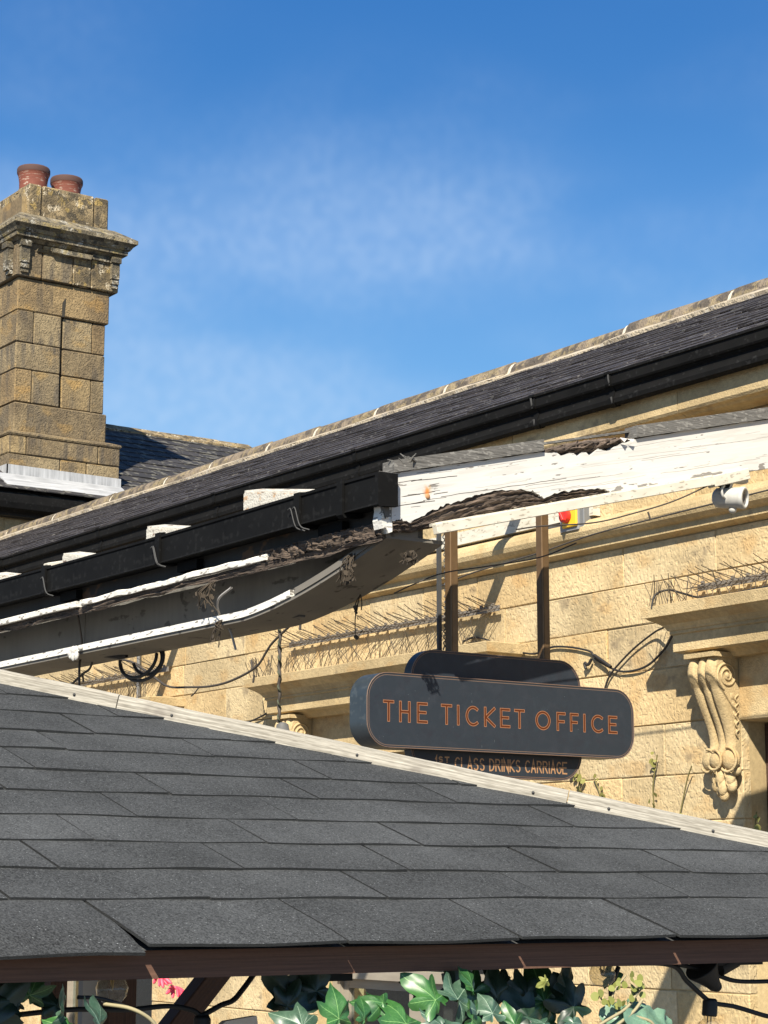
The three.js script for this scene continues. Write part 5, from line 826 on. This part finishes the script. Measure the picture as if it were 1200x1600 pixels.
// ---------------------------------------------------------------- ivy, lights and flowers under the gazebo eave
{
  const leafTex = (seed, base, lite, vein) => {
    const W = 512, cv = document.createElement('canvas'); cv.width = cv.height = W; const c = cv.getContext('2d'), id = c.createImageData(W, W);
    for (let j = 0; j < W; j++) for (let i = 0; i < W; i++) { const u = i / W, v = j / W, a = fbm(u, v, 6, 6, 4, seed), b = fbm(u, v, 40, 40, 3, seed + 4), q = mix3(base, lite, sat(0.75 * a + 0.5 * (b - 0.5))), o = (j * W + i) * 4; id.data[o] = toS(q[0]) * 255; id.data[o + 1] = toS(q[1]) * 255; id.data[o + 2] = toS(q[2]) * 255; id.data[o + 3] = 255; }
    c.putImageData(id, 0, 0); c.strokeStyle = vein; c.lineCap = 'round'; const ox = W / 2, oy = W * 0.70;
    for (const [ang, L] of [[90, 0.62], [38, 0.42], [142, 0.42], [-12, 0.3], [192, 0.3]]) { const t = ang * Math.PI / 180, ex = ox + Math.cos(t) * L * W, ey = oy - Math.sin(t) * L * W; c.lineWidth = 4; c.globalAlpha = 0.6; c.beginPath(); c.moveTo(ox, oy); c.lineTo(ex, ey); c.stroke(); c.lineWidth = 1.5; c.globalAlpha = 0.35; for (let k = 1; k < 6; k++) for (const s of [-1, 1]) { const p = k / 6.5, x = mix(ox, ex, p), y = mix(oy, ey, p), tt = t + s * 0.75, l = W * 0.1 * (1.1 - p) * (L / 0.4); c.beginPath(); c.moveTo(x, y); c.lineTo(x + Math.cos(tt) * l, y - Math.sin(tt) * l); c.stroke(); } }
    c.globalAlpha = 1; const t = new THREE.CanvasTexture(cv); t.colorSpace = THREE.SRGBColorSpace; return t;
  };
  const LM = (map) => new THREE.MeshPhysicalMaterial({ map, roughness: 0.42, clearcoat: 0.25, clearcoatRoughness: 0.4, side: THREE.DoubleSide });
  const green = LM(leafTex(1301, [0.016, 0.06, 0.018], [0.045, 0.15, 0.035], 'rgb(150,190,120)')), bright = LM(leafTex(1311, [0.022, 0.09, 0.02], [0.06, 0.175, 0.042], 'rgb(170,205,130)')), bluish = LM(leafTex(1321, [0.03, 0.075, 0.045], [0.09, 0.15, 0.105], 'rgb(185,205,180)')), mint = LM(leafTex(1331, [0.09, 0.175, 0.115], [0.19, 0.31, 0.205], 'rgb(120,170,130)')), dark = LM(leafTex(1341, [0.006, 0.018, 0.010], [0.018, 0.045, 0.022], 'rgb(45,70,45)'));  // the dark copy carries the eave shade in its green
  // ivy leaf: five lobes round the stalk joint, folded along the midrib
  const ivy = (size, bend, fold, q, kind) => {
    const lob = kind === 'round' ? [[90, 0.56, 46], [25, 0.52, 44], [155, 0.52, 44], [-40, 0.46, 40], [220, 0.46, 40]] : [[90, 0.66, 21], [36, 0.50, 18], [144, 0.50, 18], [-22, 0.36, 20], [202, 0.36, 20]], nr = 6, na = 60, P = [], U = [], I = [];
    for (let r = 0; r <= nr; r++) for (let k = 0; k <= na; k++) {
      const t = k / na * 360 - 90; let rad = kind === 'round' ? 0.30 : 0.20; for (const [a, L, w] of lob) { let d = Math.abs(((t - a + 540) % 360) - 180); rad = Math.max(rad, L * Math.pow(Math.max(0, 1 - d / (w * 2.6)), kind === 'round' ? 0.5 : 0.85)); }
      const back = Math.abs(((t + 90 + 540) % 360) - 180); rad *= mix(0.35, 1, step(4, 26, back)); rad *= (1 + 0.05 * Math.sin(t * 0.05 + q * 20) + 0.02 * Math.sin(t * 0.35 + q * 20));
      const R0 = rad * r / nr, x = R0 * Math.cos(t * Math.PI / 180), y = R0 * Math.sin(t * Math.PI / 180);
      const z = -fold * Math.abs(x) - bend * (y > 0 ? y * y : y * y * 0.6) + 0.085 * Math.sin(x * 9 + q * 10) * Math.cos(y * 8 + q * 7) * r / nr + 0.03 * Math.cos(5 * t * Math.PI / 180 + q) * r / nr;
      P.push(x * size, y * size, z * size); U.push(0.5 + x, 0.30 + y);
    }
    for (let r = 0; r < nr; r++) for (let k = 0; k < na; k++) { const a = r * (na + 1) + k, b = a + 1, c = a + na + 1, d = c + 1; I.push(a, c, d, a, d, b); }
    const g = new THREE.BufferGeometry(); g.setAttribute('position', new THREE.Float32BufferAttribute(P, 3)); g.setAttribute('uv', new THREE.Float32BufferAttribute(U, 2)); g.setIndex(I); g.computeVertexNormals(); return g;
  };
  const garl = thing('ivy_garland', [-2.52, 2.1, -1.7], 'artificial ivy garland of glossy green leaves under the gazebo eave', 'ivy');
  const put = (y, z, size, rot, mat, o = {}) => {
    size *= o.x && o.x > -2.53 ? 1.04 : 1.0; const g = ivy(size, o.bend ?? rr(0.2, 0.6), o.fold ?? rr(0.1, 0.35), R(), o.kind); g.rotateZ(rot * Math.PI / 180).rotateX(o.tx ?? rr(-0.5, 0.3)).rotateY(Math.PI / 2 + (o.ty ?? rr(-0.5, 0.5)));
    part(garl, 'leaf', g.translate(o.x ?? -2.5, y, z), mat);
  };
  const S = 0.066;
  // bright leaves in the sun
  put(2.122, -1.681, 0.082, 0, bright, { ty: 0.15, tx: -0.15, bend: 0.25, fold: 0.18, x: -2.485 });
  put(2.118, -1.735, 0.06, -25, green, { ty: 0.4, x: -2.50 }); put(2.112, -1.642, 0.085, 60, bluish, { ty: -0.5, x: -2.52, tx: -0.5 });
  put(2.140, -1.775, 0.07, 75, green, { x: -2.51, tx: -0.7 }); put(2.110, -1.803, 0.098, 20, bright, { x: -2.49, ty: 0.3, tx: -0.5 });
  put(2.142, -1.862, 0.092, 40, bright, { x: -2.498, ty: -0.1, tx: -0.4 }); put(2.105, -1.868, 0.12, 150, bluish, { x: -2.488, tx: -0.45, ty: 0.1, bend: 0.2 });
  put(2.142, -1.905, 0.10, -60, bluish, { x: -2.50, tx: -0.5, ty: 0.2 }); put(2.158, -1.945, 0.085, -20, green, { x: -2.515, tx: -0.2, ty: 0.7 });
  put(2.112, -1.928, 0.09, -110, bright, { x: -2.495, ty: 0.5 }); put(2.118, -1.987, 0.07, 10, bluish, { x: -2.52, ty: -0.2, tx: -0.6 });
  put(2.094, -2.275, 0.086, 10, mint, { x: -2.49, kind: 'round', tx: -0.55, ty: 0.1, bend: 0.1, fold: 0.08 }); put(2.082, -2.325, 0.07, -70, mint, { x: -2.50, kind: 'round' }); put(2.10, -2.235, 0.06, 60, mint, { x: -2.505, kind: 'round' });
  put(2.118, -1.275, 0.075, 30, bright, { x: -2.50, tx: -0.9 }); put(2.125, -1.306, 0.085, -40, bluish, { x: -2.495, tx: -0.2, ty: 0.8 }); put(2.112, -1.335, 0.075, 80, bright, { x: -2.49, tx: -0.95 }); put(2.14, -1.262, 0.06, 20, bluish, { x: -2.515, ty: 1.0 });
  put(2.10, -2.08, 0.07, 100, bluish, { x: -2.51, tx: -0.9 }); put(2.098, -2.03, 0.06, 10, green, { x: -2.52 }); put(2.10, -2.13, 0.065, 170, bluish, { x: -2.50, tx: -0.8 });
  // leaves set back, mostly in a dark green with the shade painted in
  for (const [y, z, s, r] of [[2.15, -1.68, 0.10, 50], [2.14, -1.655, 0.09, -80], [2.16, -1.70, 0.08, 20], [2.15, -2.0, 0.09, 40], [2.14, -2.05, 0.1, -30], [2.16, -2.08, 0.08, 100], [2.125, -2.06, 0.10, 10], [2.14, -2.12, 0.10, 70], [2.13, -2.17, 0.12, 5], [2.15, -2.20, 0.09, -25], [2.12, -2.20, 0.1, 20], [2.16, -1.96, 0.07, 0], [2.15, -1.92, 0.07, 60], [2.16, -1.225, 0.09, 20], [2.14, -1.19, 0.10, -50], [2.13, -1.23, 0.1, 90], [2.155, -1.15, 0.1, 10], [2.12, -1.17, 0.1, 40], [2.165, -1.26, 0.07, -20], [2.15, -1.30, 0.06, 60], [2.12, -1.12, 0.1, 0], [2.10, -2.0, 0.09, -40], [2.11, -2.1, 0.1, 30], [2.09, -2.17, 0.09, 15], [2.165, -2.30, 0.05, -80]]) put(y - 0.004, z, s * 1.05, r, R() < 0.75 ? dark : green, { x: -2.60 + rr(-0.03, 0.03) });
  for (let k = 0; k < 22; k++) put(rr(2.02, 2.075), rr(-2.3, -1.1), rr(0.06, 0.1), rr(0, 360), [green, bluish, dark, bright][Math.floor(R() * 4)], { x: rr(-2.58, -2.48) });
  const twig = M({ color: rgb(0.30, 0.26, 0.15), roughness: 0.8 });
  for (const p of [[[-2.5, 2.075, -2.14], [-2.5, 2.098, -2.192], [-2.5, 2.118, -2.24], [-2.505, 2.14, -2.268]], [[-2.495, 2.07, -2.17], [-2.495, 2.09, -2.21], [-2.5, 2.112, -2.255], [-2.5, 2.13, -2.275]], [[-2.5, 2.06, -2.2], [-2.5, 2.085, -2.235], [-2.5, 2.10, -2.25]], [[-2.5, 2.105, -2.26], [-2.49, 2.095, -2.285], [-2.49, 2.07, -2.30]], [[-2.55, 2.15, -1.34], [-2.51, 2.145, -1.36], [-2.5, 2.13, -1.385], [-2.5, 2.11, -1.40]], [[-2.52, 2.12, -1.77], [-2.50, 2.10, -1.785], [-2.5, 2.08, -1.80]]]) part(garl, 'twig', tube(p, 0.0026, 20, 6), twig);
  // small yellow-leaved creeper
  const crp = thing('golden_creeper', [-2.5, 2.12, -2.22], 'sprig of small round yellow green leaves below the eave at right', 'plant');
  const yel = M({ color: rgb(0.20, 0.215, 0.05), roughness: 0.6, side: THREE.DoubleSide });
  const leaf = (y, z, s) => { const g = new THREE.CircleGeometry(s, 12); const p = g.attributes.position; for (let i = 0; i < p.count; i++) p.setZ(i, -Math.abs(p.getX(i)) * 0.35); g.rotateZ(rr(0, 6)).rotateX(rr(-0.7, 0.3)).rotateY(Math.PI / 2 + rr(-0.6, 0.6)); part(crp, 'leaf', g.translate(-2.50 + rr(-0.01, 0.008), y, z), yel); };
  for (const p of [[[-2.51, 2.165, -2.275], [-2.505, 2.15, -2.28], [-2.505, 2.135, -2.262], [-2.505, 2.125, -2.25]], [[-2.51, 2.168, -2.25], [-2.505, 2.15, -2.225], [-2.505, 2.135, -2.215]], [[-2.51, 2.15, -2.2], [-2.505, 2.14, -2.19], [-2.505, 2.125, -2.20]]]) part(crp, 'stem', tube(p, 0.0014, 14, 5), twig);
  for (const [y, z] of [[2.143, -2.186], [2.146, -2.195], [2.138, -2.183], [2.14, -2.197], [2.127, -2.203], [2.132, -2.208], [2.158, -2.218], [2.152, -2.228], [2.16, -2.235], [2.15, -2.213], [2.162, -2.25], [2.158, -2.262], [2.165, -2.268], [2.15, -2.258], [2.145, -2.27], [2.153, -2.275], [2.14, -2.262], [2.134, -2.25], [2.132, -2.268], [2.138, -2.278], [2.125, -2.24], [2.128, -2.222], [2.122, -2.228], [2.155, -2.245], [2.17, -2.26], [2.13, -2.19]]) leaf(y, z, rr(0.0046, 0.0074));
  solo('stray_leaf', [(() => { const g = ivy(0.03, 0.3, 0.2, 0.4); return g.rotateZ(2).rotateY(Math.PI / 2).translate(-2.51, 2.163, -2.085); })()], yel, 'single small yellow leaf hanging under the eave', 'leaf');
  // festoon light strings
  const cord = M({ color: rgb(0.008, 0.008, 0.008), roughness: 0.6 });
  const glass = new THREE.MeshPhysicalMaterial({ color: rgb(0.92, 0.88, 0.78), roughness: 0.05, transmission: 0.92, thickness: 0, ior: 1.45 });
  const filM = M({ color: rgb(0.35, 0.25, 0.1), roughness: 0.4, metalness: 0.5 });
  const bulb = (t, x, y, z, r, dx = 0, dz = 0) => { // socket top at x,y,z; hangs down with a lean
    const lean = V(dx, -1, dz).normalize(), q = new THREE.Quaternion().setFromUnitVectors(V(0, -1, 0), lean), pl = (g) => g.applyQuaternion(q).translate(x, y, z);
    part(t, 'socket', pl(new THREE.LatheGeometry([[0, 0], [0.010, 0], [0.013, -0.006], [0.013, -0.028], [0.0115, -0.03], [0.0, -0.03]].map((p) => new THREE.Vector2(...p)), 18)), cord);
    part(t, 'bulb', pl(new THREE.LatheGeometry([[0.009, -0.028], [0.010, -0.036], [r * 0.8, -0.03 - r * 0.5], [r, -0.03 - r * 1.05], [r * 0.92, -0.03 - r * 1.5], [r * 0.6, -0.03 - r * 1.9], [0, -0.03 - r * 2.05]].map((p) => new THREE.Vector2(...p)).reverse(), 24)), glass);
    part(t, 'filament', pl(tube([[0.004, -0.03, 0], [0.006, -0.05, 0.002], [0, -0.056, 0], [-0.006, -0.05, -0.002], [-0.004, -0.03, 0]], 0.0012, 20, 5)), filM);
  };
  const f1 = thing('festoon_lights', [-2.6, 2.1, -2.5], 'black festoon cable with clear bulbs below the eave at right', 'string lights');
  part(f1, 'cable', [tube([[-2.60, 2.185, -2.1], [-2.60, 2.183, -2.3], [-2.61, 2.178, -2.44], [-2.62, 2.15, -2.487], [-2.62, 2.12, -2.53], [-2.62, 2.112, -2.546], [-2.62, 2.104, -2.60], [-2.62, 2.085, -2.68], [-2.62, 2.075, -2.75]], 0.0042, 70), tube([[-2.62, 2.182, -2.40], [-2.62, 2.18, -2.454], [-2.62, 2.165, -2.538], [-2.62, 2.148, -2.6], [-2.62, 2.145, -2.69], [-2.62, 2.146, -2.78]], 0.0042, 40), tube([[-2.60, 2.178, -2.315], [-2.60, 2.16, -2.305], [-2.60, 2.145, -2.297], [-2.60, 2.12, -2.299]], 0.004, 20)], cord);
  bulb(f1, -2.62, 2.120, -2.541, 0.021, 0, 0.12); bulb(f1, -2.58, 2.222, -2.262, 0.022);
  const f2 = thing('festoon_lights', [-2.7, 2.1, -1.5], 'black festoon cable with a clear bulb below the eave at left', 'string lights');
  part(f2, 'cable', [tube([[-2.7, 2.125, -1.22], [-2.7, 2.132, -1.306], [-2.7, 2.135, -1.377], [-2.7, 2.132, -1.458], [-2.7, 2.135, -1.523], [-2.7, 2.128, -1.564], [-2.7, 2.120, -1.579], [-2.7, 2.124, -1.592], [-2.7, 2.134, -1.615], [-2.7, 2.14, -1.635], [-2.7, 2.156, -1.652], [-2.7, 2.182, -1.675]], 0.0042, 90), tube([[-2.55, 2.16, -1.30], [-2.55, 2.158, -1.33], [-2.55, 2.15, -1.36], [-2.55, 2.135, -1.40]], 0.003, 20)], cord);
  bulb(f2, -2.7, 2.120, -1.582, 0.021); bulb(f2, -2.6, 2.222, -1.378, 0.0225);
  // black spotlight at the right
  const sp = thing('black_spotlight', [-2.62, 2.13, -2.56], 'black spotlight under the eave at far right', 'lamp');
  part(sp, 'head', new THREE.LatheGeometry([[0, 0.0], [0.011, 0.002], [0.014, 0.012], [0.022, 0.03], [0.03, 0.045], [0.03, 0.05], [0, 0.05]].map((p) => new THREE.Vector2(...p)), 20).rotateX(0.75).translate(-2.62, 2.138, -2.555), cord);
  part(sp, 'arm', [bar([-2.62, 2.17, -2.56], [-2.62, 2.185, -2.60], 0.016, 10), box(0.03, 0.014, 0.11, -2.62, 2.182, -2.60), new THREE.SphereGeometry(0.010, 12, 8).translate(-2.62, 2.140, -2.556)], cord);
  const clip = solo('black_clip_lamp', [box(0.03, 0.03, 0.03, -2.62, 2.172, -1.715), bar([-2.62, 2.165, -1.722], [-2.62, 2.15, -1.722], 0.006, 8), box(0.02, 0.016, 0.07, -2.62, 2.176, -1.755)], cord, 'small black clip under the eave above the star shaped ivy leaf', 'clip');
  // red blossoms on a hanging basket far behind
  const FL = [[1.985, -3.913], [1.945, -3.975]];
  const red = M({ color: rgb(0.72, 0.07, 0.12), roughness: 0.5, side: THREE.DoubleSide });
  const fl = thing('red_flowers', [-7, 1.95, -3.9], 'two pink red blossoms hanging beside the diagonal brace', 'flowers');
  for (const [y, z] of FL) for (let k = 0; k < 7; k++) { const a = k / 7 * 6.28, g = new THREE.SphereGeometry(0.02, 8, 6).scale(0.42, 1.25, 0.25).translate(0, -0.026, 0.0).rotateX(-0.5).rotateZ(a * 0.45 - 1.4 + rr(-0.2, 0.2)).rotateY(Math.PI / 2 + rr(-0.4, 0.4)); part(fl, 'petal', g.translate(-7 + rr(-0.01, 0.01), y, z + rr(-0.01, 0.01)), red); }
  part(fl, 'stem', tube([[-7, FL[0][0] + 0.25, FL[0][1]], [-7, FL[0][0] + 0.1, FL[0][1] - 0.01], [-7, FL[0][0], FL[0][1]]], 0.004, 12), twig);
  // white folded card
  solo('folded_card', [(() => { const g = prism([[-1.87, 2.045], [-1.985, 2.045], [-1.978, 2.083], [-1.915, 2.076]], 'x', -3.2, -3.185, 1); return boxUV(g); })()], M({ color: rgb(0.75, 0.74, 0.7), roughness: 0.6 }), 'white folded card under the gazebo left of the star ivy leaf', 'card');
}

camera.far = 3000; camera.updateProjectionMatrix();
renderer.render(scene, camera);
